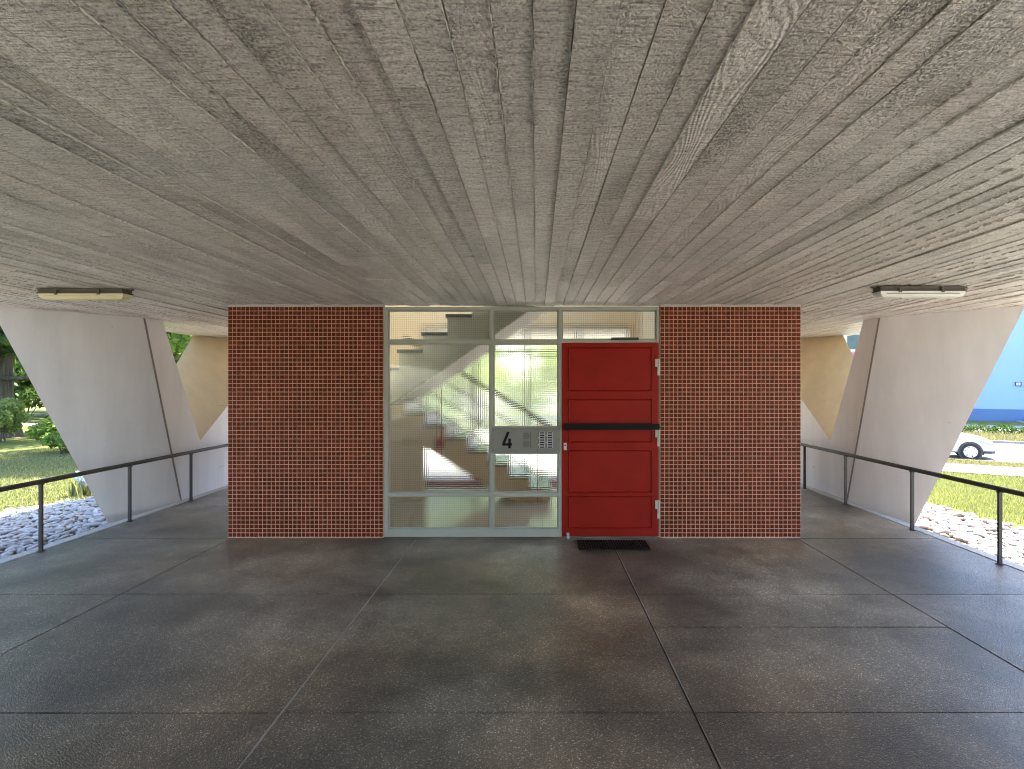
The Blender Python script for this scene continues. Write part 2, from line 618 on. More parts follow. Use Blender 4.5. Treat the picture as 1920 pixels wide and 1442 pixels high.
def build_ground():
    xs = np.unique(np.concatenate([np.linspace(-300, -40, 14), np.linspace(-40, -5, 36), np.linspace(-5, 40, 91), np.linspace(40, 300, 14)]))
    ys = np.unique(np.concatenate([np.linspace(-150, -8, 10), np.linspace(-8, 40, 97), np.linspace(40, 400, 16)]))
    V = np.array([(x, y, gz(x, y)) for y in ys for x in xs])
    nx = len(xs)
    F = np.array([(j * nx + i, j * nx + i + 1, (j + 1) * nx + i + 1, (j + 1) * nx + i) for j in range(len(ys) - 1) for i in range(nx - 1)])
    o = np_obj('ground', V, F, M['ground'], smooth=True)
    o['kind'] = 'structure'


build_ground()


def strip(name, d0, d1, t0, t1, lift, mat, n=60, thick=0.0):
    """sheet parallel to the street, following the ground"""
    V, F = [], []
    m = max(6, int((d1 - d0) * 3))
    for j in range(m + 1):
        for i in range(n + 1):
            p = SN * (d0 + (d1 - d0) * j / m) + ST * (t0 + (t1 - t0) * i / n)
            V.append((p.x, p.y, gz(p.x, p.y) + lift))
    w = n + 1
    for j in range(m):
        for i in range(n):
            a = j * w + i
            F.append((a, a + 1, a + w + 1, a + w))
    V, F = np.array(V), np.array(F)
    if thick:
        o = MB()
        for i in range(n):
            q = []
            for (d, t) in ((d0, i), (d0, i + 1), (d1, i + 1), (d1, i)):
                p = SN * d + ST * (t0 + (t1 - t0) * t / n)
                q.append((p.x, p.y, gz(p.x, p.y)))
            o.ring([(x, y, z - 0.1) for x, y, z in q], [(x, y, z + thick) for x, y, z in q])
        ob = o.build(name, mat)
    else:
        ob = np_obj(name, V, F, mat, smooth=True)
    ob['kind'] = 'structure'
    return ob


strip('pavement', 13.75, 24.5, -3.2, 60, 0.03, M['paving'], n=120)
strip('road', 26.3, 35.0, -60, 70, 0.008, M['road'])
strip('kerb', 26.05, 26.28, -60, 70, 0, M['kerb'], n=40, thick=0.06)
strip('kerb', 35.02, 35.25, -60, 70, 0, M['kerb'], n=40, thick=0.12)

# park path on the far side of the left lawn, and the sunlit paving behind the block
mb = MB()
mb.box(-60, -9, 23.2, 24.6, -0.4, -0.205)
mb.build('path', M['paving'])['kind'] = 'structure'
mb = MB()
mb.box(-4.4, 3.4, 10.9, 18.5, -0.4, -0.20)
mb.build('pavement', M['bounce_paving'])['kind'] = 'structure'
mb = MB()
mb.box(5.9, 16.0, -20, 3.3, -0.4, -0.205)  # unseen warm paving added to bounce less green light under the slab
mb.build('bounce_paving', M['bounce_paving'])['kind'] = 'structure'
mb = MB()
mb.box(-13.0, -7.45, -20, 3.6, -0.4, -0.205)  # unseen pale paving added on the park side to brighten the ceiling
mb.build('bounce_paving', M['bounce_paving'])['kind'] = 'structure'

# ------------------------------------------------------------------ platform floor
floor = empty('floor')
floor['kind'] = 'structure'
PX0, PX1 = -4.74, 4.14
mb = MB()
mb.box(PX0, PX1, SLAB_Y0, SLAB_Y1, -0.5, -0.014)
mb.build('joint_bed', M['bed'], floor)
xcuts = [PX0, -3.15, -1.234, 0.767, 2.70, PX1]
yc = [SLAB_Y0, -16.4, -13.48, -10.56, -7.64, -4.72, -3.26, -1.80, -0.337, 1.123, 2.585, 4.046, 5.507]
G = 0.003
for ci in range(5):
    x0, x1 = xcuts[ci], xcuts[ci + 1]
    ys = list(yc)
    if ci == 3:
        ys = sorted(ys + [3.495])
    side = ci in (0, 4)
    if side:
        ys += [6.97, 8.43, 9.90, SLAB_Y1]
    segs = list(zip(ys[:-1], ys[1:]))
    if not side:
        segs += [(BY1 + 0.02, 9.90), (9.90, SLAB_Y1)]
    for y0, y1 in segs:
        if side and y0 >= 5.4:      # beside the block
            a, b = (x0, BX0 - 0.004) if ci == 0 else (BX1 + 0.004, x1)
        else:
            a, b = x0, x1
        mb = MB()
        dz = random.uniform(-0.0015, 0.0015)
        gl_ = {1: 0.0022, 2: G, 3: 0.0055, 4: 0.0018}.get(ci, G)
        gr__ = {0: 0.0022, 1: G, 2: 0.0055, 3: 0.0018}.get(ci, G)
        mb.box(a + gl_, b - gr__, y0 + G, y1 - G, -0.014, dz)
        o = mb.build('floor_slab', M['floor'], floor, bevel=0.004)
# threshold strip in front of the block
mb = MB()
mb.box(BX0, BX1, 5.511, YF + 0.03, -0.014, -0.003)
mb.build('threshold_strip', M['floor'], floor)
# worn mortar in two of the long joints
for jx in (-1.234, 0.767):
    mb = MB()
    pts = np.linspace(SLAB_Y0, 5.5, 220)
    rw = rng.uniform(0.0035, 0.0065, 220) if jx < 0 else rng.uniform(0.0005, 0.004, 220)
    cx_ = 0.0 if jx < 0 else 0.005
    for i in range(219):
        mb.add([(jx + cx_ - rw[i], pts[i], -0.002), (jx + cx_ + rw[i], pts[i], -0.002), (jx + cx_ + rw[i + 1], pts[i + 1], -0.002), (jx + cx_ - rw[i + 1], pts[i + 1], -0.002)], [(0, 1, 2, 3)])
    mb.build('mortar_joint', M['kerbstrip'], floor)
# pale edge strips that carry the railings
for x0, x1 in ((PX0 - 0.125, PX0), (PX1, PX1 + 0.125)):
    mb = MB()
    mb.box(x0, x1, SLAB_Y0, SLAB_Y1, -0.5, 0.004)
    mb.build('edge_strip', M['kerbstrip'], floor, bevel=0.006)

# ------------------------------------------------------------------ ceiling
ceiling = empty('ceiling', (0, 0, 0))
ceiling['kind'] = 'structure'
mb = MB()
hx0, hx1, hy0, hy1 = HX0 - 0.02, HX1 + 0.02, YF + 0.10, BY1 - 0.10
zt, zb = 3.30, CEIL + 0.012
for (a, b, c, d) in ((SLAB_X0, hx0, SLAB_Y0, SLAB_Y1), (hx1, SLAB_X1, SLAB_Y0, SLAB_Y1), (hx0, hx1, SLAB_Y0, hy0), (hx0, hx1, hy1, SLAB_Y1)):
    mb.box(a, b, c, d, zb, zt)
mb.build('slab_body', M['slab'], ceiling)

boards = []          # (x0, x1, y0, y1, z, seed)
x = SLAB_X0 + 0.05
edges = [x]
while x < SLAB_X1 - 0.16:
    x += random.uniform(0.094, 0.118)
    edges.append(x)
edges.append(SLAB_X1 - 0.05)
for xa, xb in zip(edges[:-1], edges[1:]):
    y = SLAB_Y0 + 0.05 + random.uniform(0.2, 2.5)
    cuts = [SLAB_Y0 + 0.05]
    while y < SLAB_Y1 - 0.6:
        cuts.append(y)
        y += random.uniform(1.5, 4.2)
    cuts.append(SLAB_Y1 - 0.05)
    zrow = random.gauss(0, 0.0022)
    for ya, yb in zip(cuts[:-1], cuts[1:]):
        parts = [(ya, yb)]
        if xb > hx0 and xa < hx1:          # stop at the stairwell
            parts = []
            if ya < hy0:
                parts.append((ya, min(yb, YF + 0.09)))
            if yb > hy1:
                parts.append((max(ya, BY1 - 0.09), yb))
        for pa, pb in parts:
            if pb - pa > 0.05:
                boards.append((xa, xb, pa, pb, zrow + random.gauss(0, 0.0016), random.random()))


def board_area(b):
    """rough size of a board in the photo, 0 if it is not in view"""
    xa, xb, ya, yb = b[:4]
    y0, y1 = max(ya, 1.13), yb
    if y1 <= y0 + 0.05:
        return 0
    tot = 0
    for i in range(8):
        y = y0 + (y1 - y0) * (i + 0.5) / 8
        px, py = project((xa + xb) / 2, y, CEIL)
        if -30 < px < 1950 and -10 < py:
            if y > YF and BX0 * y / YF < (xa + xb) / 2 < BX1 * y / YF:
                continue
            if y > 6.7 and abs(xa - XC) > 4.5:
                continue
            tot += (y1 - y0) / 8 * (xb - xa) * 1000 * 1000 * (CEIL - EYE) / y ** 3
    return tot


order = sorted(boards, key=board_area, reverse=True)
single = [b for b in order[:300] if board_area(b) > 0]
rest = order[len(single):]


def board_into(mb, b):
    xa, xb, ya, yb, dz, sd = b
    g = 0.0017
    ge = 0.0026
    z0 = CEIL + dz
    ztop = zb + 0.01
    # slight warp along the length so the joints wander
    n = 4
    r1, r2 = [], []
    for i in range(n + 1):
        t = i / n
        y = ya + ge + (yb - ya - 2 * ge) * t
        j = 0.0012 * math.sin(7.3 * sd + 5 * t + xa * 31)
        zz = z0 + 0.0011 * math.sin(11 * sd + 9 * t)
        r1.append(((xa + g + j, y, ztop), (xa + g + j, y, zz), (xb - g + j * 0.4, y, zz + (sd - 0.5) * 0.003), (xb - g + j * 0.4, y, ztop)))
    V = [p for q in r1 for p in q]
    F = []
    for i in range(n):
        a, c = 4 * i, 4 * i + 4
        F += [(a, a + 1, c + 1, c), (a + 1, a + 2, c + 2, c + 1), (a + 2, a + 3, c + 3, c + 2)]
    F += [(0, 3, 2, 1), (4 * n, 4 * n + 1, 4 * n + 2, 4 * n + 3)]
    mb.add(V, F, 0, 0.02 + sd * 0.96)


for b in single:
    mb = MB()
    board_into(mb, b)
    mb.build('board', M['ceil'], ceiling)
mb = MB()
for b in rest:
    board_into(mb, b)
mb.build('boards', M['ceil'], ceiling, kind='stuff')
# thin ridges of laitance that leaked between the shutter boards
mb = MB()
for e in edges[1:-1]:
    if random.random() < 0.15:
        continue
    y = max(0.6, SLAB_Y0)
    yend = SLAB_Y1 if not (hx0 < e < hx1) else YF
    while y < yend - 0.1:
        L = random.uniform(0.012, 0.07)
        if random.random() < 0.78:
            w = random.uniform(0.0005, 0.0014)
            hgt = random.uniform(0.0004, 0.0032)
            c = e + random.gauss(0, 0.0012)
            z = CEIL + 0.002
            mb.add([(c - w, y, z), (c + w, y, z), (c + random.gauss(0, .0008), y + L * 0.1, CEIL - hgt - 0.003), (c - w, y + L, z), (c + w, y + L, z), (c + random.gauss(0, .0008), y + L * 0.9, CEIL - hgt * random.uniform(0.4, 1) - 0.003)],
                   [(0, 1, 2), (3, 5, 4), (0, 2, 5, 3), (1, 4, 5, 2)])
        y += L * random.uniform(0.9, 1.5)
mb.build('joint_ridges', M['ridge'], ceiling, kind='stuff')
# smooth border where the slab ends
for (a, b, c, d) in ((SLAB_X0, SLAB_X0 + 0.045, SLAB_Y0, SLAB_Y1), (SLAB_X1 - 0.045, SLAB_X1, SLAB_Y0, SLAB_Y1)):
    MB().box(a, b, c, d, CEIL - 0.004, zb + 0.002).build('edge_strip', M['slab'], ceiling)

mb = MB()
mb.box(BX0, BX1, -12.0, -8.5, 0.0, CEIL + 0.004)  # unseen block added behind the camera to cut light from there
mb.build('light_blocking_wall', M['grout'])['kind'] = 'structure'

# ------------------------------------------------------------------ V columns
def v_column(s, label):
    def P(u, y, z):
        return (XC + s * u, y, z)
    root = empty('v_column', P(4.8, 7.6, -0.22))
    tag(root, label, 'column', 'V-shaped concrete columns')
    T = CEIL + 0.02
    ni = [P(4.56, 6.62, T), P(4.56, 6.93, T), P(4.56, 7.72, 0.77), P(4.56, 7.72, -0.45), P(4.56, 7.42, -0.45)]
    no = [P(5.45, 5.60, T), P(5.46, 5.93, T), P(5.10, 7.05, 0.77), P(4.99, 7.14, -0.45), P(4.97, 6.76, -0.45)]
    mb = MB()
    def leg(i_, o_, mats):
        m_ = MB()
        n_ = len(i_)
        for q_ in range(n_):
            w_ = (q_ + 1) % n_
            m_.patch(i_[q_], i_[w_], o_[w_], o_[q_], mi=mats[q_])
        m_.add(i_, [tuple(range(n_))])
        m_.add(o_, [tuple(range(n_))])
        return m_.build('leg', [M['white'], M['tan']], root, smooth=True)
    near = leg(ni, no, (0, 1, 0, 0, 0))
    k = 0.007
    fi = [P(4.56 + k, 10.15, T), P(4.56 + k, 10.65, T), P(4.56 + k, 8.50, -0.45), P(4.56 + k, 7.722, -0.45), P(4.56 + k, 7.722, 0.772)]
    fo = [P(5.49, 9.03, T), P(5.49, 9.52, T), P(5.0, 7.85, -0.45), P(4.99, 7.142, -0.45), P(5.10, 7.052, 0.772)]
    leg(fi, fo, (0, 0, 0, 0, 1))
    # dark narrow band along the inner edge of the near leg
    wv = Vector((0.89, -1.02, 0)).normalized()
    wb = Vector((0.41, -0.66, 0)).normalized()
    nrm = Vector((-0.75, -0.65, -0.05)).normalized() * 0.006

    def q(u, y, z, w, off):
        return P(u + w.x * off + nrm.x, y + w.y * off + nrm.y, z + nrm.z)
    a = [q(4.56, 6.62, CEIL - 0.004, wv, -0.001), q(4.56, 6.62, CEIL - 0.004, wv, 0.014), q(4.56, 7.42, -0.40, wb, 0.014), q(4.56, 7.42, -0.40, wb, -0.001)]
    b = [(x_, y_ + 0.012, z_) for x_, y_, z_ in a]
    MB().ring(a, b).build('edge_band', M['edge'], near)
    return root


v_column(-1, 'grey-white slanted V column on the lawn side, by the yellowed lamp')
v_column(1, 'pinkish-white slanted V column on the street side, hiding the car')

# ------------------------------------------------------------------ tiled walls of the entrance block
PITCH = 0.0449


def tile_face(mb, origin, du, nu, nv, nrm, w):
    """mosaic on a vertical face; w is the total width covered"""
    pu = w / nu
    pv = 2.395 / nv
    g = 0.0028
    for j in range(nv):
        for i in range(nu):
            jit = random.gauss(0, 0.0004)
            d = 0.0035 + random.uniform(0, 0.0012)
            u0, u1 = i * pu + g + jit, (i + 1) * pu - g + jit
            z0, z1 = 0.004 + j * pv + g + random.gauss(0, 0.0005), 0.004 + (j + 1) * pv - g
            c = 0.0014
            tl = random.gauss(0, 0.0004)

            def pt(u, z, off):
                p = origin + du * u + nrm * off
                return (p.x, p.y, z)
            V = [pt(u0, z0, 0), pt(u1, z0, 0), pt(u1, z1, 0), pt(u0, z1, 0),
                 pt(u0 + c, z0 + c, d - tl), pt(u1 - c, z0 + c, d + tl), pt(u1 - c, z1 - c, d + tl), pt(u0 + c, z1 - c, d - tl)]
            mb.add(V, [(4, 5, 6, 7), (0, 1, 5, 4), (1, 2, 6, 5), (2, 3, 7, 6), (3, 0, 4, 7)], 0, 0.02 + 0.96 * random.random())


def tiled_wall(x0, x1, outer, inner_x, label, nu):
    root = empty('tiled_wall', ((x0 + x1) / 2, YF, 0))
    tag(root, label, 'wall', 'mosaic walls of the entrance block')
    mb = MB()
    mb.box(x0, x1, YF + 0.004, HY0 - 0.022, -0.01, CEIL + 0.008)
    if outer < 0:
        mb.box(x0, HX0 - 0.022, HY0 - 0.022, BY1, -0.01, CEIL + 0.008)
    else:
        mb.box(HX1 + 0.022, x1, HY0 - 0.022, BY1, -0.01, CEIL + 0.008)
    mb.build('wall_body', M['grout'], root)
    mb = MB()
    tile_face(mb, Vector((x0, YF + 0.004, 0)), Vector((1, 0, 0)), nu, 54, Vector((0, -1, 0)), x1 - x0)
    dep = BY1 - YF - 0.004
    n2 = round(dep / PITCH)
    if outer < 0:
        tile_face(mb, Vector((x0, BY1, 0)), Vector((0, -1, 0)), n2, 54, Vector((-1, 0, 0)), dep)
    else:
        tile_face(mb, Vector((x1, YF + 0.004, 0)), Vector((0, 1, 0)), n2, 54, Vector((1, 0, 0)), dep)
    mb.build('mosaic_tiles', M['tile'], root, kind='stuff', fix=False)
    MB().box(x0 - 0.004, x1, YF - 0.001, YF + 0.01, CEIL - 0.022, CEIL + 0.006).build('mortar_strip', M['kerbstrip'], root)


GX0, GX1 = -1.584, 1.288
tiled_wall(BX0, GX0 - 0.004, -1, 0, 'wall of small dark red mosaic tiles left of the glazed screen', 36)
tiled_wall(GX1 + 0.004, BX1, 1, 0, 'wall of small dark red mosaic tiles right of the red door', 32)

# ------------------------------------------------------------------ glazed entrance screen
YS = YF + 0.012                 # front of the frame
scr = empty('glazed_screen', (-0.6, YS, 0))
tag(scr, 'grey steel framed screen of patterned wire glass between tiled wall and red door', 'glazing')


def zpx(py):
    return EYE - (py - 720) / 180.5


def xpx(px):
    return (px - 1005) / 180.5


FD = 0.06
xm1, xm2 = xpx(922), xpx(1052)
ztr, zlo = zpx(640), zpx(927)


def bar(x0, x1, z0, z1, name, y0=YS, y1=YS + FD, mat='frame', parent=scr, bevel=0.003):
    return MB().box(x0, x1, y0, y1, z0, z1).build(name, M[mat], parent, bevel=bevel)


ZT = CEIL - 0.022
bar(GX0, GX0 + 0.045, 0.0, ZT, 'frame_post')
bar(GX1 - 0.035, GX1, 0.0, ZT, 'frame_post')
bar(GX0 + 0.045, GX1 - 0.035, ZT - 0.036, ZT, 'frame_head')
bar(xm1 - 0.018, xm1 + 0.018, 0.088, ZT - 0.036, 'mullion')
bar(xm2 - 0.028, xm2 + 0.012, 0.088, ZT - 0.036, 'mullion')
bar(GX0 + 0.045, xm1 - 0.018, ztr - 0.018, ztr + 0.018, 'transom')
bar(xm1 + 0.018, xm2 - 0.028, ztr - 0.018, ztr + 0.018, 'transom')
bar(xm2 + 0.012, GX1 - 0.035, ztr - 0.004, ztr + 0.024, 'transom')
bar(GX0 + 0.045, xm1 - 0.018, zlo - 0.016, zlo + 0.018, 'transom')
bar(xm1 + 0.018, xm2 - 0.028, zlo - 0.016, zlo + 0.018, 'transom')
bar(GX0 + 0.045, xm2 + 0.012, 0.0, 0.088, 'kick_plate', y0=YS + 0.003)
# small stepped glazing beads make the thin dark lines beside the panes
panes = []
L0, L1 = GX0 + 0.045, xm1 - 0.018
N0, N1 = xm1 + 0.018, xm2 - 0.028
D0, D1 = xm2 + 0.012, GX1 - 0.035
zi0, zi1 = zpx(849.5), zpx(800)
for (a, b, c, d) in ((L0, L1, ztr + 0.018, ZT - 0.036), (L0, L1, zlo + 0.018, ztr - 0.018), (L0, L1, 0.088, zlo - 0.016),
                     (N0, N1, ztr + 0.018, ZT - 0.036), (N0, N1, zi1, ztr - 0.018), (N0, N1, zlo + 0.018, zi0), (N0, N1, 0.088, zlo - 0.016),
                     (D0, D1, ztr + 0.024, ZT - 0.036)):
    y0, y1 = YS + 0.032, YS + 0.038
    mb = MB()
    e = 0.001
    mb.add([(a + e, y0, c + e), (b - e, y0, c + e), (b - e, y0, d - e), (a + e, y0, d - e)], [(0, 1, 2, 3)], 0)
    mb.add([(a + e, y1, c + e), (b - e, y1, c + e), (b - e, y1, d - e), (a + e, y1, d - e)], [(3, 2, 1, 0)], 1)
    mb.add([(a + e, y0, c + e), (b - e, y0, c + e), (b - e, y0, d - e), (a + e, y0, d - e), (a + e, y1, c + e), (b - e, y1, c + e), (b - e, y1, d - e), (a + e, y1, d - e)],
           [(0, 4, 5, 1), (1, 5, 6, 2), (2, 6, 7, 3), (3, 7, 4, 0)], 1)
    pn = mb.build('pane', [M['glassA'], M['glassB']], scr, fix=False)
    bw = 0.012
    mb = MB()
    for (p, q, r, t_) in ((a + e, a + bw, c + e, d - e), (b - bw, b - e, c + e, d - e), (a + bw, b - bw, c + e, c + bw), (a + bw, b - bw, d - bw, d - e)):
        mb.box(p, q, y0 - 0.014, y0 - 0.0015, r, t_)
    mb.build('glazing_bead', M['frame'], pn)

# intercom plate with the house number
ip = bar(xm1 + 0.0, xm2 - 0.012, zi0 + 0.004, zi1 - 0.004, 'intercom_plate', y0=YS - 0.012, y1=YS - 0.0005, mat='plate', bevel=0.002)
bar(N0, N1, zi0 + 0.0005, zi1 - 0.0005, 'backing_plate', y0=YS + 0.002, y1=YS + 0.05)
yi = YS - 0.0125


def flat(name, polys, mat, parent, y=yi, t=0.0025):
    mb = MB()
    for pl in polys:
        mb.prism_y(pl, y - t, y)
    return mb.build(name, M[mat], parent)


def ix(px):        # zoomed crop of the plate, 13.71 x, origin 920,790
    return xpx(920 + px / 13.714)


def iz(py):
    return zpx(790 + py / 13.714)


flat('digit_four', [[(ix(420), iz(258)), (ix(492), iz(258)), (ix(372), iz(548)), (ix(300), iz(548))],
                    [(ix(300), iz(549)), (ix(550), iz(549)), (ix(550), iz(612)), (ix(300), iz(612))]], 'black', ip)
flat('digit_four', [[(ix(455), iz(430)), (ix(520), iz(430)), (ix(520), iz(678)), (ix(455), iz(678))]], 'black', ip, t=0.003)
for (y0p, y1p) in ((278, 438), (490, 645)):
    po = []
    for i in range(8):
        for j in range(8):
            cx, cz = 848 + i * 19, y0p + 10 + j * 20
            po.append([(ix(cx - 5), iz(cz - 5)), (ix(cx + 5), iz(cz - 5)), (ix(cx + 5), iz(cz + 5)), (ix(cx - 5), iz(cz + 5))])
    flat('speaker_grille', po, 'black', ip, t=0.001)
flat('speaker_edge', [[(ix(1016), iz(262)), (ix(1026), iz(262)), (ix(1026), iz(680)), (ix(1016), iz(680))]], 'plasticdark', ip, t=0.002)
for r in range(7):
    cz = 286 + r * 60.5
    for c0 in (1262, 1468):
        fr_ = flat('name_frame', [[(ix(c0 - 14), iz(cz - 27)), (ix(c0 + 136), iz(cz - 27)), (ix(c0 + 136), iz(cz + 27)), (ix(c0 - 14), iz(cz + 27))]], 'alloy', ip, t=0.002)
        flat('name_label', [[(ix(c0), iz(cz - 17)), (ix(c0 + 122), iz(cz - 17)), (ix(c0 + 122), iz(cz + 17)), (ix(c0), iz(cz + 17))]], 'black', fr_, y=yi - 0.0021, t=0.001)
    for c0 in (1234, 1430):
        flat('bell_button', [[(ix(c0 - 10), iz(cz - 13)), (ix(c0 + 10), iz(cz - 13)), (ix(c0 + 10), iz(cz + 13)), (ix(c0 - 10), iz(cz + 13))]], 'plasticdark' if (r + c0) % 3 else 'hinge', ip, t=0.004)
for cx in (70, 630, 1198, 1762):
    for cz in (200, 735) + ((465,) if cx in (70, 1762) else ()):
        MB().tube((ix(cx), yi + 0.001, iz(cz)), (ix(cx), yi - 0.003, iz(cz)), 0.0045, n=8).build('screw', M['plasticdark'], ip)

# ------------------------------------------------------------------ red door
DX0, DX1 = xpx(1053.5), xpx(1235.5)
DZ0, DZ1 = 0.012, zpx(641.5)
YD = YF + 0.004
door = empty('entrance_door', ((DX0 + DX1) / 2, YD, 0))
tag(door, 'closed red panelled entrance door with a black push bar across it', 'door')
MB().box(DX0, DX1, YD, YD + 0.045, DZ0, DZ1).build('door_leaf', M['red'], door, bevel=0.003)
for (p0, p1) in ((650, 733), (747, 829), (843, 923), (929, 990)):
    x0, x1 = xpx(1066), xpx(1223)
    z1, z0 = zpx(p0), zpx(p1)
    w, h = 0.014, 0.012
    mb = MB()
    # mitred moulding frame
    o_ = [(x0, z0), (x1, z0), (x1, z1), (x0, z1)]
    i_ = [(x0 + w, z0 + w), (x1 - w, z0 + w), (x1 - w, z1 - w), (x0 + w, z1 - w)]
    yb_, yt = YD - 0.0005, YD - h
    for k in range(4):
        j = (k + 1) % 4
        oc, od, ic, idd = o_[k], o_[j], i_[k], i_[j]
        m1 = ((oc[0] * .6 + ic[0] * .4), (oc[1] * .6 + ic[1] * .4))
        m2 = ((od[0] * .6 + idd[0] * .4), (od[1] * .6 + idd[1] * .4))
        mb.add([(oc[0], yb_, oc[1]), (od[0], yb_, od[1]), (m2[0], yt, m2[1]), (m1[0], yt, m1[1])], [(0, 1, 2, 3)])
        mb.add([(m1[0], yt, m1[1]), (m2[0], yt, m2[1]), (idd[0], yb_, idd[1]), (ic[0], yb_, ic[1])], [(0, 1, 2, 3)])
    pm = mb.build('door_moulding', M['red'], door)
    # sunk field
pb = MB()
zb0, zb1 = zpx(804), zpx(792.5)
pb.box(xpx(1057), xpx(1234), YD - 0.075, YD - 0.045, zb0, zb1)
bar_o = pb.build('push_bar', M['black'], door, bevel=0.004)
for xx in (xpx(1059), xpx(1228)):
    MB().box(xx, xx + 0.022, YD - 0.046, YD - 0.0005, zb0 + 0.006, zb1 - 0.006).build('bar_bracket', M['black'], bar_o)
lk = MB().box(xpx(1057), xpx(1062.5), YD - 0.006, YD - 0.0005, zpx(843), zpx(829.5)).build('lock_plate', M['alloy'], door, bevel=0.001)
MB().tube((xpx(1059.7), YD - 0.006, zpx(834)), (xpx(1059.7), YD - 0.012, zpx(834)), 0.008, n=12).build('lock_cylinder', M['plasticdark'], lk)
for (h0, h1) in ((672, 703), (804, 836), (937, 971)):
    zc = zpx((h0 + h1) / 2)
    z1, z0 = zpx(h0), zpx(h1)
    hg = MB().box(xpx(1228.5), xpx(1237.5), YD - 0.012, YD - 0.0005, zc + 0.004, z1).build('hinge', M['hinge'], door, bevel=0.003)
    MB().box(xpx(1232.5), xpx(1237.5), YD - 0.010, YD - 0.0005, z0, zc + 0.002).build('hinge_leaf', M['hinge'], hg, bevel=0.002)
    MB().tube((xpx(1235.3), YD - 0.016, zc - 0.03), (xpx(1235.3), YD - 0.016, z1 - 0.004), 0.009, n=10).build('hinge_pin', M['hinge'], hg)
ds = MB().tube((xpx(1065), YD - 0.03, 0.0), (xpx(1065), YD - 0.03, 0.045), 0.013, 0.015, n=12)
ds.box(xpx(1062), xpx(1067), YD - 0.02, YD - 0.0005, 0.032, 0.055)
ds.build('door_holder', M['alloy'], door)
MB().box(xpx(1146), xpx(1197), YS - 0.034, YS - 0.0005, zpx(637), zpx(632)).build('closer_rail', M['plasticdark'], door, bevel=0.002)

# foot grate sunk into the floor in front of the door
gr = empty('foot_grate', (0.76, 5.26, 0))
tag(gr, 'black metal foot grate set in the floor before the red door', 'grate')
gx0, gx1, gy0, gy1 = 0.415, 1.10, 5.11, 5.40
mb = MB()
for (a, b, c, d) in ((gx0, gx1, gy0, gy0 + 0.012), (gx0, gx1, gy1 - 0.012, gy1), (gx0, gx0 + 0.012, gy0 + 0.012, gy1 - 0.012), (gx1 - 0.012, gx1, gy0 + 0.012, gy1 - 0.012)):
    mb.box(a, b, c, d, 0.002, 0.016)
mb.build('grate_frame', M['black'], gr)
MB().box(gx0 + 0.012, gx1 - 0.012, gy0 + 0.012, gy1 - 0.012, 0.0022, 0.0035).build('grate_tray', M['black'], gr)
nb = 26
for i in range(nb):
    xx = gx0 + 0.02 + (gx1 - gx0 - 0.044) * i / (nb - 1)
    MB().box(xx, xx + 0.005, gy0 + 0.0125, gy1 - 0.0125, 0.004, 0.015).build('grate_bar', M['plasticdark'], gr)
for yy in (5.18, 5.255, 5.33):
    MB().box(gx0 + 0.013, gx1 - 0.013, yy, yy + 0.006, 0.0045, 0.0115).build('cross_bar', M['plasticdark'], gr)

# a curled dry leaf lying on the paving in front of the right-hand wall
mb = MB()
for i in range(6):
    u0, u1 = i / 6, (i + 1) / 6
    w0, w1 = 0.022 * math.sin(math.pi * u0) + 0.001, 0.022 * math.sin(math.pi * u1) + 0.001
    z0, z1 = 0.004 + 0.014 * (2 * u0 - 1) ** 2, 0.004 + 0.014 * (2 * u1 - 1) ** 2
    for sgn in (-1, 1):
        mb.add([(1.33 + 0.07 * u0, 4.88, z0), (1.33 + 0.07 * u1, 4.88, z1), (1.33 + 0.07 * u1, 4.88 + sgn * w1, z1 + 0.007), (1.33 + 0.07 * u0, 4.88 + sgn * w0, z0 + 0.007)], [(0, 1, 2, 3)])
lf = mb.build('dry_leaf', M['edge'])
tag(lf, 'small dark curled leaf on the floor in front of the tiles', 'leaf')
sol = lf.modifiers.new('body', 'SOLIDIFY')
sol.thickness = 0.0015

# ------------------------------------------------------------------ stairwell interior
def lining(name, boxes, mat):
    mb = MB()
    for b in boxes:
        mb.box(*b)
    o = mb.build(name, M[mat])
    o['kind'] = 'structure'
    return o


TOPZ = 5.6
lining('wall_left', [(HX0 - 0.02, HX0, HY0, BY1 - 0.21, 0, TOPZ)], 'wallin')
lining('wall_right', [(HX1, HX1 + 0.02, HY0, BY1 - 0.21, 0, TOPZ)], 'cream')
lining('wall_front', [(HX0, GX0 - 0.006, HY0 - 0.02, HY0, 0, CEIL), (GX1 + 0.006, HX1, HY0 - 0.02, HY0, 0, CEIL), (HX0, HX1, YF + 0.11, YF + 0.15, CEIL + 0.015, 3.40), (HX0, HX1, YF + 0.11, YF + 0.15, 5.45, TOPZ)], 'cream')
lining('ceiling_upper', [(HX0 - 0.3, HX0 + 0.25, YF, BY1, TOPZ + 0.002, TOPZ + 0.2), (HX1 - 0.25, HX1 + 0.3, YF, BY1, TOPZ + 0.002, TOPZ + 0.2), (HX0 + 0.25, HX1 - 0.25, YF, YF + 0.35, TOPZ + 0.002, TOPZ + 0.2), (HX0 + 0.25, HX1 - 0.25, BY1 - 0.4, BY1, TOPZ + 0.002, TOPZ + 0.2)], 'cream')
sk = empty('added_skylight', (-0.7, 7.0, TOPZ))  # unseen roof glazing added to brighten the stairwell
sk['kind'] = 'structure'
for xx in (-1.2, 0.0):
    MB().box(xx, xx + 0.06, YF + 0.352, BY1 - 0.402, TOPZ + 0.1, TOPZ + 0.2).build('added_skylight_bar', M['frame'], sk)
for a, b in ((HX0 + 0.252, -1.2), (-1.14, 0.0), (0.06, HX1 - 0.252)):
    MB().box(a, b, YF + 0.352, BY1 - 0.402, TOPZ + 0.14, TOPZ + 0.15).build('added_skylight_pane', M['clear'], sk)
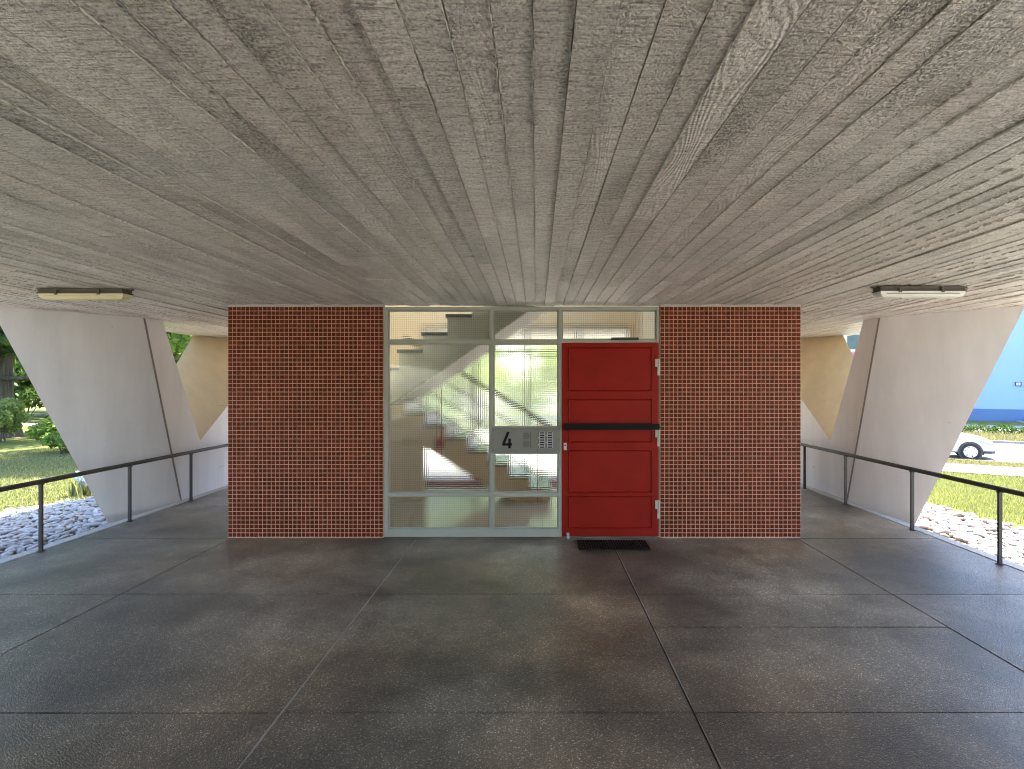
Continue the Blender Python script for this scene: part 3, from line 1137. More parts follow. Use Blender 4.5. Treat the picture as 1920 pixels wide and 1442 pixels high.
lining('wall_outer', [(HX0 - 0.30, HX0 - 0.022, YF + 0.002, BY1, 3.302, TOPZ), (HX1 + 0.022, HX1 + 0.30, YF + 0.002, BY1, 3.302, TOPZ), (HX0 - 0.021, HX1 + 0.021, YF + 0.002, YF + 0.108, 3.302, 3.40)], 'slab')
lining('hall_floor', [(HX0, HX1, YF + 0.075, BY1 - 0.02, -0.012, 0.004)], 'hallfloor')
# rear wall with its glazing
YB = 8.40
lining('wall_rear', [(HX0, -1.80, YB, YB + 0.12, 0.004, TOPZ), (1.50, HX1, YB, YB + 0.12, 0.004, TOPZ), (-1.80, 1.50, YB, YB + 0.12, 2.50, 3.35), (-1.80, 1.50, YB, YB + 0.12, 5.3, TOPZ)], 'wallin')
rg_ = empty('rear_glazing', (-0.15, YB, 0))
tag(rg_, 'rear glazed wall of the stairwell looking onto greenery, with a red bottom rail', 'glazing')


def rbar(x0, x1, z0, z1, name, mat='frame'):
    MB().box(x0, x1, YB + 0.03, YB + 0.09, z0, z1).build(name, M[mat], rg_, bevel=0.003)


for xx in (-1.80, -0.98, -0.16, 0.66, 1.45):
    rbar(xx, xx + 0.05, 0.10, 2.50, 'rear_post')
for i, xx in enumerate((-1.75, -0.93, -0.11, 0.71)):
    xe = (-0.98, -0.16, 0.66, 1.45)[i]
    rbar(xx, xe, 2.05, 2.10, 'rear_transom')
    rbar(xx, xe, 2.45, 2.50, 'rear_head')
    for (z0, z1) in ((0.10, 2.05), (2.10, 2.45)):
        MB().box(xx, xe, YB + 0.055, YB + 0.061, z0, z1).build('rear_pane', M['obscured'], rg_)
rbar(-1.80, 1.50, 0.004, 0.10, 'bottom_rail', 'redpost')
for xx in (-1.80, -0.18, 1.44):  # unseen upper rear panes added to let daylight into the stairwell
    rbar(xx, xx + 0.06, 3.35, 5.30, 'rear_post')
for a, b in ((-1.74, -0.18), (-0.12, 1.44)):
    MB().box(a, b, YB + 0.055, YB + 0.061, 3.35, 5.30).build('rear_pane', M['clear'], rg_)

uw = empty('added_upper_window', (-0.7, YF, 3.4))  # unseen upper front glazing added to light the rear wall of the hall
uw['kind'] = 'structure'
for xx in (HX0, -1.45, 0.10, HX1 - 0.05):
    MB().box(xx, xx + 0.05, YF + 0.11, YF + 0.15, 3.402, 5.448).build('added_window_post', M['frame'], uw)
for a, b in ((HX0 + 0.05, -1.45), (-1.40, 0.10), (0.15, HX1 - 0.05)):
    MB().box(a, b, YF + 0.127, YF + 0.133, 3.402, 5.448).build('added_window_pane', M['clear'], uw)

# staircase
stair = empty('staircase', (-1.0, 6.9, 0))
tag(stair, 'two-flight staircase with grey and brown sides behind the patterned glass', 'staircase')
LZ, LX = 1.55, -2.05
# lower flight: eight treads of 0.17 x 0.28, side at Y 7.15
poly = [(0.19, 0.006)]
lt = []
for k in range(8):
    x1 = 0.19 - 0.28 * k
    z = 0.17 * (k + 1)
    lt.append((x1 - 0.28, x1, z))
    poly += [(x1, z), (x1 - 0.28, z)]
poly += [(LX, 1.37), (LX, 1.08), (-0.28, 0.006)]
LY0, LY1 = 7.15, 8.30
MB().prism_y(poly, LY0, LY1).build('lower_flight', M['stairside'], stair)
for (a, b, z) in lt:
    MB().box(a - 0.001, b + 0.012, LY0 - 0.012, LY1, z + 0.001, z + 0.03).build('tread', M['tread'], stair)
    MB().box(b + 0.0005, b + 0.008, LY0 - 0.006, LY1, z - 0.139, z - 0.0005).build('riser', M['soffit'], stair)
# landing
MB().box(HX0, LX, 5.75, 8.38, LZ - 0.19, LZ - 0.004).build('landing', M['soffit'], stair)
MB().box(HX0, LX + 0.02, 5.745, 8.38, LZ - 0.003, LZ + 0.03).build('landing_top', M['tread'], stair)
# wall under the landing and blank newel wall
MB().box(HX0, -1.50, LY0 + 0.01, LY0 + 0.11, 0.006, 0.78).build('under_wall', M['stairside'], stair)
MB().box(HX0, -1.765, LY0 - 0.02, LY0 - 0.002, 0.80, 1.36).build('string_panel', M['stairside'], stair)
# upper flight
UY0, UY1 = 5.75, 6.93
up = []
pl = []
nst = 13
for k in range(nst):
    x0 = -1.742 + 0.262 * (k - 0)
    z = LZ + 0.19 * (k + 1)
    up.append((x0, x0 + 0.262, z))
pl = [(-2.05, LZ - 0.19), (-2.05, LZ - 0.01), (-1.742, LZ - 0.01)]
for (a, b, z) in up:
    pl += [(a, z), (b, z)]
xe = up[-1][1]
ze = up[-1][2]
sl = 0.19 / 0.262
pl += [(xe, ze - 0.42)]
pl += [(-1.45, LZ - 0.10)]
pl += [(-1.62, LZ - 0.19)]
mb = MB()
n_ = len(pl)
mb.ring([(x_, UY0, z_) for x_, z_ in pl], [(x_, UY1, z_) for x_, z_ in pl], 0)
fl = mb.build('upper_flight', M['stairgrey'], stair)
# pale underside
x0s, z0s = -1.45, LZ - 0.10
mb = MB()
mb.add([(x0s, UY0 + 0.004, z0s - 0.004), (xe, UY0 + 0.004, ze - 0.424), (xe, UY1, ze - 0.424), (x0s, UY1, z0s - 0.004), (x0s, UY0 + 0.004, z0s - 0.02), (xe, UY0 + 0.004, ze - 0.44), (xe, UY1, ze - 0.44), (x0s, UY1, z0s - 0.02)],
       [(0, 1, 2, 3), (4, 5, 6, 7), (0, 1, 5, 4), (1, 2, 6, 5), (2, 3, 7, 6), (3, 0, 4, 7)])
mb.build('underside', M['soffit'], fl)
for (a, b, z) in up:
    MB().box(a - 0.02, b + 0.001, UY0 - 0.014, UY1, z + 0.001, z + 0.034).build('tread', M['tread'], stair)

# railing on the lower flight
rl = empty('stair_railing', (-1.28, 7.14, 0.9))
tag(rl, 'dark stair railing with red posts on the lower flight behind the glass', 'railing')
for (px_, z0, z1) in ((-1.285, 0.62, 1.95), (0.05, 0.02, 1.12)):
    MB().tube((px_, 7.10, z0), (px_, 7.10, z1), 0.012, n=8).build('rail_post', M['redpost'], rl)
MB().box(-1.345, -1.225, 7.105, 7.136, 0.74, 0.87).build('base_plate', M['redpost'], rl)
for dz, r in ((0.96, 0.024), (0.70, 0.010), (0.44, 0.010), (0.22, 0.010)):
    p0, p1 = (-1.75, 7.10, 1.25 + dz), (0.20, 7.10, 0.07 + dz)
    MB().tube(p0, p1, r, n=10).build('handrail' if r > 0.02 else 'rail_bar', M['rail'], rl, smooth=True)

# ------------------------------------------------------------------ platform railings
def railing(xr, posts, y0, y1, label):
    root = empty('handrail_fence', (xr, posts[0], 0))
    tag(root, label, 'railing', 'low dark railings along the platform')
    H = 0.665
    mb = MB()
    n = 40
    mb.tube((xr, y0, H), (xr, y1, H), 0.023, n=14)
    mb.build('handrail', M['rail'], root, smooth=False, bevel=0)
    for y in posts:
        p = MB().box(xr - 0.017, xr + 0.017, y - 0.010, y + 0.010, 0.003, H - 0.02).build('rail_post', M['rail'], root, bevel=0.002)
        MB().box(xr - 0.019, xr + 0.019, y - 0.02, y + 0.02, H - 0.032, H - 0.022).build('saddle', M['rail'], p)
        MB().tube((xr, y, 0.0025), (xr, y, 0.008), 0.032, n=14).build('foot_plate', M['rail'], p)
    return root


railing(-4.715, [1.78, 2.88, 3.98, 5.08, 6.19, 7.29, 8.40, 9.50], 1.2, 10.2, 'low dark metal handrail on thin posts along the pebble bed by the park')
railing(4.105, [1.35, 2.45, 3.60, 4.72, 5.82, 7.07, 8.15, 9.25], 0.9, 9.9, 'low dark metal handrail on thin posts along the street side')

# ------------------------------------------------------------------ ceiling lights
def ceiling_light(x, y, w, cover, label):
    root = empty('ceiling_light', (x, y, CEIL))
    tag(root, label, 'lamp', 'fluorescent batten lights on the ceiling')
    hw, hd = w / 2, 0.055
    MB().box(x - hw, x + hw, y - hd, y + hd, CEIL - 0.038, CEIL - 0.006).build('housing', M['lampbase'], root, bevel=0.006)
    MB().box(x - hw - 0.008, x + hw + 0.008, y - hd - 0.008, y + hd + 0.008, CEIL - 0.050, CEIL - 0.0385).build('rim', M['lampbase'], root, bevel=0.004)
    a = []
    rings = [(0.0, 0.0, -0.051), (0.004, 0.004, -0.072), (0.022, 0.016, -0.092), (0.05, 0.034, -0.098)]
    mb = MB()
    prev = None
    for ex, ey, dz in rings:
        q = [(x - hw + ex, y - hd + ey, CEIL + dz), (x + hw - ex, y - hd + ey, CEIL + dz), (x + hw - ex, y + hd - ey, CEIL + dz), (x - hw + ex, y + hd - ey, CEIL + dz)]
        if prev is not None:
            mb.ring(prev, q, caps=False)
        prev = q
    mb.add(prev, [(0, 1, 2, 3)])
    cv = mb.build('diffuser', M[cover], root)
    MB().box(x - hw + 0.05, x + hw - 0.05, y - hd - 0.0005, y - hd + 0.001, CEIL - 0.072, CEIL - 0.0665).build('tube_line', M['lampbase' if cover == 'lampwhite' else 'lampyellow'], cv)
    for sx in (-0.28, 0.22):
        MB().box(x + sx * w - 0.011, x + sx * w + 0.011, y - hd - 0.014, y - hd - 0.0085, CEIL - 0.062, CEIL - 0.022).build('clip', M['lampbase'], root)
    for ex in (-1, 1):
        MB().tube((x + ex * (hw + 0.001), y, CEIL - 0.022), (x + ex * (hw + 0.05), y, CEIL - 0.010), 0.008, n=8).build('cable_gland', M['lampbase'], root)


ceiling_light(-3.90, 4.62, 0.73, 'lampyellow', 'ceiling light with yellowed cover above the lawn side walkway')
ceiling_light(3.23, 4.50, 0.71, 'lampwhite', 'ceiling light with clear whitish cover above the street side walkway')

# ------------------------------------------------------------------ pebble beds
def pebble_mesh(i):
    r = random.Random(100 + i)
    bm = bmesh.new()
    bmesh.ops.create_icosphere(bm, subdivisions=2, radius=1)
    ph = [r.uniform(0, 6.28) for _ in range(6)]
    ex, ey, ez = r.uniform(0.8, 1.15), r.uniform(0.55, 0.8), r.uniform(0.42, 0.62)
    for v in bm.verts:
        c = v.co
        k = 1 + 0.10 * math.sin(3 * c.x + ph[0]) * math.cos(2.5 * c.y + ph[1]) + 0.07 * math.sin(4 * c.z + ph[2] + 2 * c.x)
        sq = 1 + 0.10 * abs(c.x * c.y)
        v.co = Vector((c.x * ex * k * sq, c.y * ey * k * sq, c.z * ez * k))
    me = bpy.data.meshes.new('pebble')
    bm.to_mesh(me)
    bm.free()
    me.polygons.foreach_set('use_smooth', [True] * len(me.polygons))
    me.materials.append(M['pebble'])
    return me


PEB = [pebble_mesh(i) for i in range(7)]
PEBV = []
for me in PEB:
    v = np.zeros(len(me.vertices) * 3)
    me.vertices.foreach_get('co', v)
    f = np.array([p.vertices[:] for p in me.polygons])
    PEBV.append((v.reshape(-1, 3), f))


def col_blocks(x, y, s):
    """True where the column of side s stands in the pebble bed"""
    u = s * (x - XC)
    return 4.4 < u < 5.12 and 6.6 < y + (u - 4.56) * 1.3 < 8.65


def pebble_bed(x0f, x1f, y0, y1, s, label):
    bed = empty('pebble_bed', ((x0f(7) + x1f(7)) / 2, 7, -0.22))
    tag(bed, label, 'pebbles')
    ys = np.linspace(y0, y1, 30)
    V = [(x0f(y), y, -0.214) for y in ys] + [(x1f(y), y, -0.214) for y in ys]
    F = np.array([(i, i + 1, 31 + i, 30 + i) for i in range(29)])
    np_obj('soil_bed', np.array(V), F, M['soil'], parent=bed)
    pts = []
    step = 0.088
    y = y0
    row = 0
    while y < y1:
        x = min(x0f(y), x1f(y)) + (0.5 * step if row % 2 else 0)
        xe_ = max(x0f(y), x1f(y))
        while x < xe_ - 0.03:
            px, py = x + random.gauss(0, 0.018), y + random.gauss(0, 0.016)
            x += step * random.uniform(0.82, 1.18)
            if col_blocks(px, py, s):
                continue
            if s > 0 and px > 5.45 and random.random() < 0.45 * min(1, (px - 5.45) / 0.35):
                continue
            pts.append((px, py))
        y += step * 0.66
        row += 1
    items = []
    for (px, py) in pts:
        i = random.randrange(7)
        sc = random.uniform(0.040, 0.062) * (1.2 if random.random() < 0.12 else 1)
        items.append((px, py, -0.20 + random.uniform(-0.004, 0.028), i, sc, random.uniform(0, 6.28), random.gauss(0, 0.16), random.gauss(0, 0.16), random.random()))

    def vis(it):
        if it[1] < 2:
            return 0
        a, b = project(it[0], it[1], it[2])
        if not (-20 < a < 1940 and b < 1300):
            return 0
        if s < 0 and a > 215 + (985 - b) * -0.52:
            return 0
        if s > 0 and a < 1720 + (990 - b) * 0.53:
            return 0
        return it[4] / it[1]
    items.sort(key=vis, reverse=True)
    VV, FF, SS = [], [], []
    n0 = 0
    for k, (px, py, pz, i, sc, rz, rx, ry, sd) in enumerate(items):
        mt = Matrix.Translation((px, py, pz)) @ Matrix.Rotation(rz, 4, 'Z') @ Matrix.Rotation(rx, 4, 'X') @ Matrix.Rotation(ry, 4, 'Y') @ Matrix.Scale(sc, 4)
        if k < 300 and vis(items[k]) > 0:
            o = bpy.data.objects.new('pebble', PEB[i])
            COL.objects.link(o)
            o.parent = bed
            o.matrix_parent_inverse = bed.matrix_basis.inverted()
            o.matrix_basis = mt
        else:
            v, f = PEBV[i]
            m3 = np.array(mt)
            VV.append(v @ m3[:3, :3].T + m3[:3, 3])
            FF.append(f + n0)
            SS.append(np.full(len(f), sd))
            n0 += len(v)
    np_obj('pebbles', np.concatenate(VV), np.concatenate(FF), M['pebble'], np.concatenate(SS), bed, 'stuff', True)


pebble_bed(lambda y: -4.87, lambda y: -7.45 + 0.55 * (y - 7.4) if y < 8.9 else -6.6, 3.2, 9.6, -1, 'bed of pale rounded pebbles between the platform and the park lawn')
pebble_bed(lambda y: 4.275, lambda y: 5.95 + 0.08 * math.sin(y * 2.1), 3.0, 9.2, 1, 'narrow bed of pale rounded pebbles beside the sunlit street side lawn')
# trodden bare earth between pebbles and lawn
mb = MB()
mb.add([(5.86, 3.4, -0.211), (6.5, 3.4, -0.211), (6.35, 5.4, -0.211), (6.12, 6.4, -0.211), (5.92, 6.9, -0.211), (5.8, 5.5, -0.211)], [(0, 1, 2, 3, 4, 5)])
mb.build('soil', M['soil'])['kind'] = 'structure'

# ------------------------------------------------------------------ grass
def blades(name, pts, h, w, mat, lean=0.5, kind='stuff', parent=None, label=None, cat=None):
    n = len(pts)
    P = np.asarray(pts)
    a = rng.uniform(0, 2 * np.pi, n)
    hh = h * rng.uniform(0.5, 1.25, n)
    ww = w * rng.uniform(0.7, 1.3, n)
    la = rng.uniform(0, 2 * np.pi, n)
    ll = hh * lean * rng.uniform(0.1, 1.1, n)
    dx, dy = np.cos(a) * ww / 2, np.sin(a) * ww / 2
    b0 = P + np.stack([dx, dy, 0 * dx], 1)
    b1 = P - np.stack([dx, dy, 0 * dx], 1)
    mid = P + np.stack([np.cos(la) * ll * 0.35, np.sin(la) * ll * 0.35, hh * 0.6], 1)
    m0 = mid + np.stack([dx, dy, 0 * dx], 1) * 0.7
    m1 = mid - np.stack([dx, dy, 0 * dx], 1) * 0.7
    tip = P + np.stack([np.cos(la) * ll, np.sin(la) * ll, hh], 1)
    V = np.stack([b0, b1, m1, m0, tip], 1).reshape(-1, 3)
    base = np.arange(n)[:, None] * 5
    F = np.concatenate([base + np.array([[0, 1, 2]]), base + np.array([[0, 2, 3]]), base + np.array([[3, 2, 4]])])
    sd = rng.uniform(0.02, 0.98, n)
    o = np_obj(name, V, F, M[mat], np.concatenate([sd, sd, sd]), parent, kind)
    if label:
        tag(o, label, cat)
    return o


def scatter(n, fx, test):
    out = []
    while len(out) < n:
        x, y = fx()
        if test(x, y):
            out.append((x, y, gz(x, y)))
    return out


def d_of(x, y):
    return SN.x * x + SN.y * y


pts = scatter(70000, lambda: (random.uniform(5.9, 11.0), random.uniform(4.5, 12.5)), lambda x, y: d_of(x, y) < 13.72 and x > 5.95 + 0.12 * random.random() and not (x < 6.45 and y < 6.9 and random.random() < 0.8))
blades('grass', pts, 0.055, 0.009, 'grass', label='short sunlit lawn grass between the pebbles and the pavement', cat='grass')
pts = scatter(90000, lambda: (random.uniform(-14, -6.3), random.uniform(6.5, 15)), lambda x, y: x < -7.42 + 0.55 * (y - 7.4) or (y > 8.9 and x < -6.6))
blades('grass', pts, 0.04, 0.011, 'grass', label='dappled park lawn grass beyond the pebbles', cat='grass')
pts = scatter(16000, lambda: tuple(SN * random.uniform(24.4, 26.05) + ST * random.uniform(-8, 12)), lambda x, y: True)
blades('grass', pts, 0.13, 0.02, 'drygrass', label='straw-coloured verge grass in front of the white car', cat='grass')
pts = scatter(16000, lambda: tuple(SN * random.uniform(35.3, 39.0) + ST * random.uniform(-8, 18)), lambda x, y: True)
blades('grass', pts, 0.34, 0.03, 'drygrass', label='tall dry roadside grass before the blue-shaded building', cat='grass')


# ------------------------------------------------------------------ trees and shrubs
def leaf_cloud(centres, n, size, flat=0.0):
    """leaf-shaped quads spread through clumps; centres: list of (x,y,z,rx,ry,rz)"""
    C = np.array(centres)
    vol = C[:, 3] * C[:, 4] * C[:, 5]
    idx = rng.choice(len(C), n, p=vol / vol.sum())
    d = rng.normal(size=(n, 3))
    d /= np.linalg.norm(d, axis=1)[:, None]
    r = rng.uniform(0.25, 1.0, n) ** (1 / 2.2)
    P = C[idx, :3] + d * r[:, None] * C[idx, 3:6]
    u = rng.normal(size=(n, 3))
    u /= np.linalg.norm(u, axis=1)[:, None]
    w = np.cross(u, rng.normal(size=(n, 3)))
    w /= np.linalg.norm(w, axis=1)[:, None]
    s = size * rng.uniform(0.6, 1.3, n)[:, None]
    V = np.stack([P - u * s * 0.6, P + w * s * 0.32, P + u * s * 0.6, P - w * s * 0.32], 1).reshape(-1, 3)
    F = np.arange(n * 4).reshape(-1, 4)
    sd = np.clip(0.5 + 0.28 * rng.normal(size=n), 0.02, 0.98)
    return V, F, sd


def tree(x, y, h, rad, trunk_r, low, n, size, mat, label, group='park trees', clumps=26, branches=()):
    z0 = gz(x, y)
    root = empty('park_tree', (x, y, z0))
    tag(root, label, 'tree', group)
    cl = []
    cz = low + (h - low) * 0.5
    for _ in range(clumps):
        a, rr = random.uniform(0, 6.28), math.sqrt(random.random()) * rad * 0.82
        zz = low + (h - low) * random.random()
        k = 1 - 0.35 * abs((zz - cz) / (h - low) * 2)
        cr = rad * random.uniform(0.18, 0.34)
        cl.append((x + math.cos(a) * rr * k, y + math.sin(a) * rr * k, z0 + zz, cr, cr, cr * 0.7))
    mb = MB()
    prev = Vector((x, y, z0 - 0.1))
    pr = trunk_r * 1.35
    for i in range(1, 7):
        p = Vector((x + random.gauss(0, 0.05) * i * 0.5, y + random.gauss(0, 0.05) * i * 0.5, z0 + h * 0.8 * i / 6))
        r2 = trunk_r * (1 - 0.12 * i)
        mb.tube(prev, p, pr, r2, n=12, caps=False)
        prev, pr = p, r2
    for c in cl[:14]:
        s0 = Vector((x, y, z0 + min(h * 0.6, max(low * 0.5, c[2] - z0 - rad * 0.5))))
        e = Vector(c[:3])
        m = (s0 + e) / 2 + Vector((0, 0, 0.25))
        mb.tube(s0, m, trunk_r * 0.30, trunk_r * 0.18, n=7, caps=False)
        mb.tube(m, e, trunk_r * 0.18, trunk_r * 0.05, n=6, caps=False)
    for (bz, dx, dy, dz, br) in branches:
        s0 = Vector((x, y, z0 + bz))
        e = s0 + Vector((dx, dy, dz))
        mb.tube(s0, e, br, br * 0.45, n=8)
    mb.build('trunk', M['bark'], root, smooth=True)
    V, F, sd = leaf_cloud(cl, n, size)
    np_obj('crown', V, F, M[mat], sd, root)
    return root


tree(-18.6, 18.2, 11, 6.0, 0.62, 3.4, 14000, 0.26, 'leafB', 'thick-trunked old tree with bare lower branches at the photo edge',
     branches=((2.9, 2.2, -0.5, 0.15, 0.10), (2.0, 2.0, -0.2, 0.05, 0.11), (3.6, 1.8, 0.5, 0.5, 0.08)))
tree(-9.9, 15.6, 8.0, 3.9, 0.22, 1.9, 15000, 0.20, 'leafA', 'bright green tree seen through the V of the lawn side column')
tree(-14.5, 20.5, 9.0, 4.2, 0.25, 3.2, 8000, 0.26, 'leafA', 'mid green tree behind the lawn side column')
tree(-2.4, 22.5, 7.0, 3.8, 0.2, 0.5, 9000, 0.24, 'leafD', 'pale green tree behind the stairwell glass')
tree(2.6, 24.0, 8.0, 4.2, 0.25, 0.6, 9000, 0.26, 'leafD', 'tree behind the stairwell, nearer the street')
for i, (x_, y_, h_, r_) in enumerate(((-30, 37, 12, 6), (-22.5, 35, 11, 6), (-15, 39, 12, 6), (-6, 38, 12, 6), (3, 40, 11, 5.5))):
    tree(x_, y_, h_, r_, 0.3, 0.6, 6500, 0.42, 'leafB' if i % 2 else 'leafA', 'tall tree of the wooded park edge, ' + ('behind the thick trunk', 'beyond the path by the shrubs', 'far behind the lawn side column', 'farthest behind the stairs', 'behind the stairwell towards the street')[i], 'wooded park edge')


def shrub(x, y, r, h, n, size, mat, label, stems=5, group='shrubs in the park'):
    z0 = gz(x, y)
    root = empty('shrub', (x, y, z0))
    tag(root, label, 'shrub', group)
    cl = []
    for _ in range(9):
        a, rr = random.uniform(0, 6.28), math.sqrt(random.random()) * r * 0.7
        c = r * random.uniform(0.3, 0.5)
        cl.append((x + math.cos(a) * rr, y + math.sin(a) * rr, z0 + h * random.uniform(0.25, 0.85), c, c, c * 0.7))
    V, F, sd = leaf_cloud(cl, n, size)
    V[:, 2] = np.maximum(V[:, 2], z0 + 0.01)
    np_obj('foliage', V, F, M[mat], sd, root)
    mb = MB()
    for c in cl[:stems]:
        mb.tube((x + random.gauss(0, 0.05), y + random.gauss(0, 0.05), z0 - 0.05), c[:3], 0.02, 0.008, n=6)
    mb.build('stem', M['bark'], root)


shrub(-16.6, 16.6, 0.75, 1.5, 3500, 0.11, 'leafC', 'pale leafy shrub in front of the thick trunk')
shrub(-12.35, 13.9, 0.95, 1.05, 6000, 0.085, 'leafA', 'low green shrub on the lawn beside the grey-white column')
for i, (x_, y_, r_, h_) in enumerate(((-23.2, 26.6, 1.7, 2.6), (-21.0, 27.2, 1.8, 3.4), (-25.8, 27.0, 1.8, 3.0), (-18.6, 26.5, 1.6, 2.4))):
    shrub(x_, y_, r_, h_, 2600, 0.24, 'leafB' if i % 2 == 0 else 'leafA', 'dark shrub behind the park path, ' + ('just right of the thick trunk', 'second right of the trunk', 'behind the trunk', 'next to the column edge')[i])
for i, (x_, y_, r_, h_) in enumerate(((-27.0, 31.5, 2.6, 4.2), (-31.5, 31.0, 2.6, 4.4), (-23.5, 32.0, 2.6, 4.0))):
    shrub(x_, y_, r_, h_, 3200, 0.30, 'leafB', 'tall dark thicket at the back of the park, ' + ('behind the trunk', 'at the photo edge', 'right of the trunk')[i])
shrub(-13.3, 11.9, 1.0, 0.14, 1500, 0.09, 'leafA', 'low ground cover patch on the lawn before the green shrub', stems=2)
# the wood that closes the park further round
wc = []
for _ in range(90):
    a_ = random.uniform(R(48), R(150))
    d_ = random.uniform(38, 62)
    wx_, wy_ = -math.sin(a_) * d_, math.cos(a_) * d_
    for k_ in range(3):
        q_ = random.uniform(1.6, 3.2)
        wc.append((wx_ + random.gauss(0, 1.5), wy_ + random.gauss(0, 1.5), random.uniform(0.8, 9.0), q_, q_, q_ * 0.8))
V, F, sd = leaf_cloud(wc, 42000, 0.55)
V[:, 2] = np.maximum(V[:, 2], -0.2)
tag(np_obj('woods', V, F, M['leafB'], sd, None, 'stuff'), 'dense far wood closing off the park lawn', 'woods')
# small blue-flowered plant near the column
fp = empty('flower_plant', (-7.35, 8.75, -0.22))
tag(fp, 'small plant with pale blue flowers between lawn and column', 'plant')
stems = [(-7.35 + random.gauss(0, 0.10), 8.75 + random.gauss(0, 0.10), -0.22) for _ in range(160)]
blades('leaves', stems, 0.26, 0.028, 'grass', 0.5, None, fp)
V, F, sd = leaf_cloud([(-7.44, 8.75, 0.08, 0.10, 0.10, 0.13), (-7.30, 8.7, 0.03, 0.07, 0.08, 0.10)], 260, 0.045)
np_obj('blossoms', V, F, M['bluepetal'], sd, fp)

# ------------------------------------------------------------------ building across the street
bld = empty('apartment_building', (34, 45, -1.38))
tag(bld, 'blue-shaded building with red parapet panels across the street', 'building')
D_F = 56.0


def fpt(t, z, off=0.0):
    p = SN * (D_F + off) + ST * t
    return (p.x, p.y, z)


def fbox(t0, t1, z0, z1, o0, o1, name, mat, parent=bld):
    a = [fpt(t0, z0, o0), fpt(t1, z0, o0), fpt(t1, z1, o0), fpt(t0, z1, o0)]
    b = [fpt(t0, z0, o1), fpt(t1, z0, o1), fpt(t1, z1, o1), fpt(t0, z1, o1)]
    return MB().ring(a, b).build(name, M[mat], parent)


def t_at(px, d=D_F):
    """t on the facade where photo column px looks"""
    k = (px - 1005) / 1000
    y = d / (SN.x * k + SN.y)
    return ST.x * k * y + ST.y * y


GB = -1.38
tsplit = t_at(1700)
fbox(-26, tsplit, GB, 16, 0, 11, 'wall', 'bwhite')
fbox(tsplit + 0.002, 40, -0.39, 16, 0, 11, 'wall', 'blue')
fbox(tsplit + 0.002, 40, GB - 0.2, -0.40, -0.05, 10.9, 'plinth', 'blueplinth')
# windows in the white part
tw0 = t_at(1586.5)
wpitch = 2.5
for k in range(-6, 4):
    for zf in (4.66, 8.0, 11.2):
        t0 = tw0 + k * wpitch
        if t0 + 2.4 > tsplit:
            continue
        w = fbox(t0, t0 + 2.4, zf, zf + 1.5, -0.06, -0.001, 'window', 'bwhite')
        fbox(t0 + 0.08, t0 + 1.16, zf + 0.09, zf + 1.41, -0.075, -0.0605, 'pane', 'winglass' if k % 2 == 0 else 'bluepane', w)
        fbox(t0 + 1.26, t0 + 2.32, zf + 0.09, zf + 1.41, -0.075, -0.0605, 'pane', 'bluepane', w)
for zf in (3.52, 6.85, 10.05):
    fbox(-26, tsplit - 0.3, zf, zf + 1.05, -0.12, -0.001, 'parapet_panel', 'pinkred')
for (t0, zf) in ((tsplit + 9, 4.2), (tsplit + 12, 4.2), (tsplit + 15, 4.2), (tsplit + 9, 7.2), (tsplit + 12, 7.2), (tsplit + 15, 7.2)):
    w = fbox(t0, t0 + 1.5, zf, zf + 1.4, -0.05, -0.001, 'window', 'bwhite')
    fbox(t0 + 0.08, t0 + 1.42, zf + 0.08, zf + 1.32, -0.065, -0.0505, 'pane', 'winglass', w)
# small lit number box, too small to read
tn = t_at(1909)
nb_ = fbox(tn - 0.19, tn + 0.19, 1.46, 1.80, -0.10, -0.001, 'number_box', 'plasticdark')
fbox(tn - 0.12, tn + 0.12, 1.52, 1.74, -0.112, -0.1005, 'number_panel', 'flyover', nb_)
fbox(tn - 0.008, tn + 0.03, 1.57, 1.68, -0.118, -0.1125, 'number_mark', 'plasticdark', nb_)
# entrance steps
ts = t_at(1912)
for k in range(5):
    fbox(ts - 0.2 + k * 0.35, ts + 5, GB + 0.12 * k, GB + 0.12 * (k + 1) - 0.004, -2.2 + 0.36 * k, -0.055, 'step', 'blueplinth' if k % 2 else 'kerb')
fbox(ts + 2.2, ts + 4.4, GB + 0.6, 2.0, -0.03, -0.001, 'door', 'winglass')
# planted bank at the foot of the wall
strip('pavement', 42.5, 50.0, -40, 40, 0.01, M['kerb'])
for i in range(12):
    t = t_at(1740) + i * 1.1
    p = SN * (40.4 + random.uniform(-.3, .3)) + ST * t
    r_ = random.uniform(0.6, 0.9)
    z0 = gz(p.x, p.y)
    hd = empty('low_bush', (p.x, p.y, z0))
    tag(hd, 'low bush in the dark planted strip before the shaded blue plinth', 'bush', 'bushes before the blue building')
    V, F, sd = leaf_cloud([(p.x, p.y, z0 + 0.25, r_, r_, 0.35)], 700, 0.13)
    V[:, 2] = np.maximum(V[:, 2], z0 + 0.005)
    np_obj('foliage', V, F, M['leafB'], sd, hd)

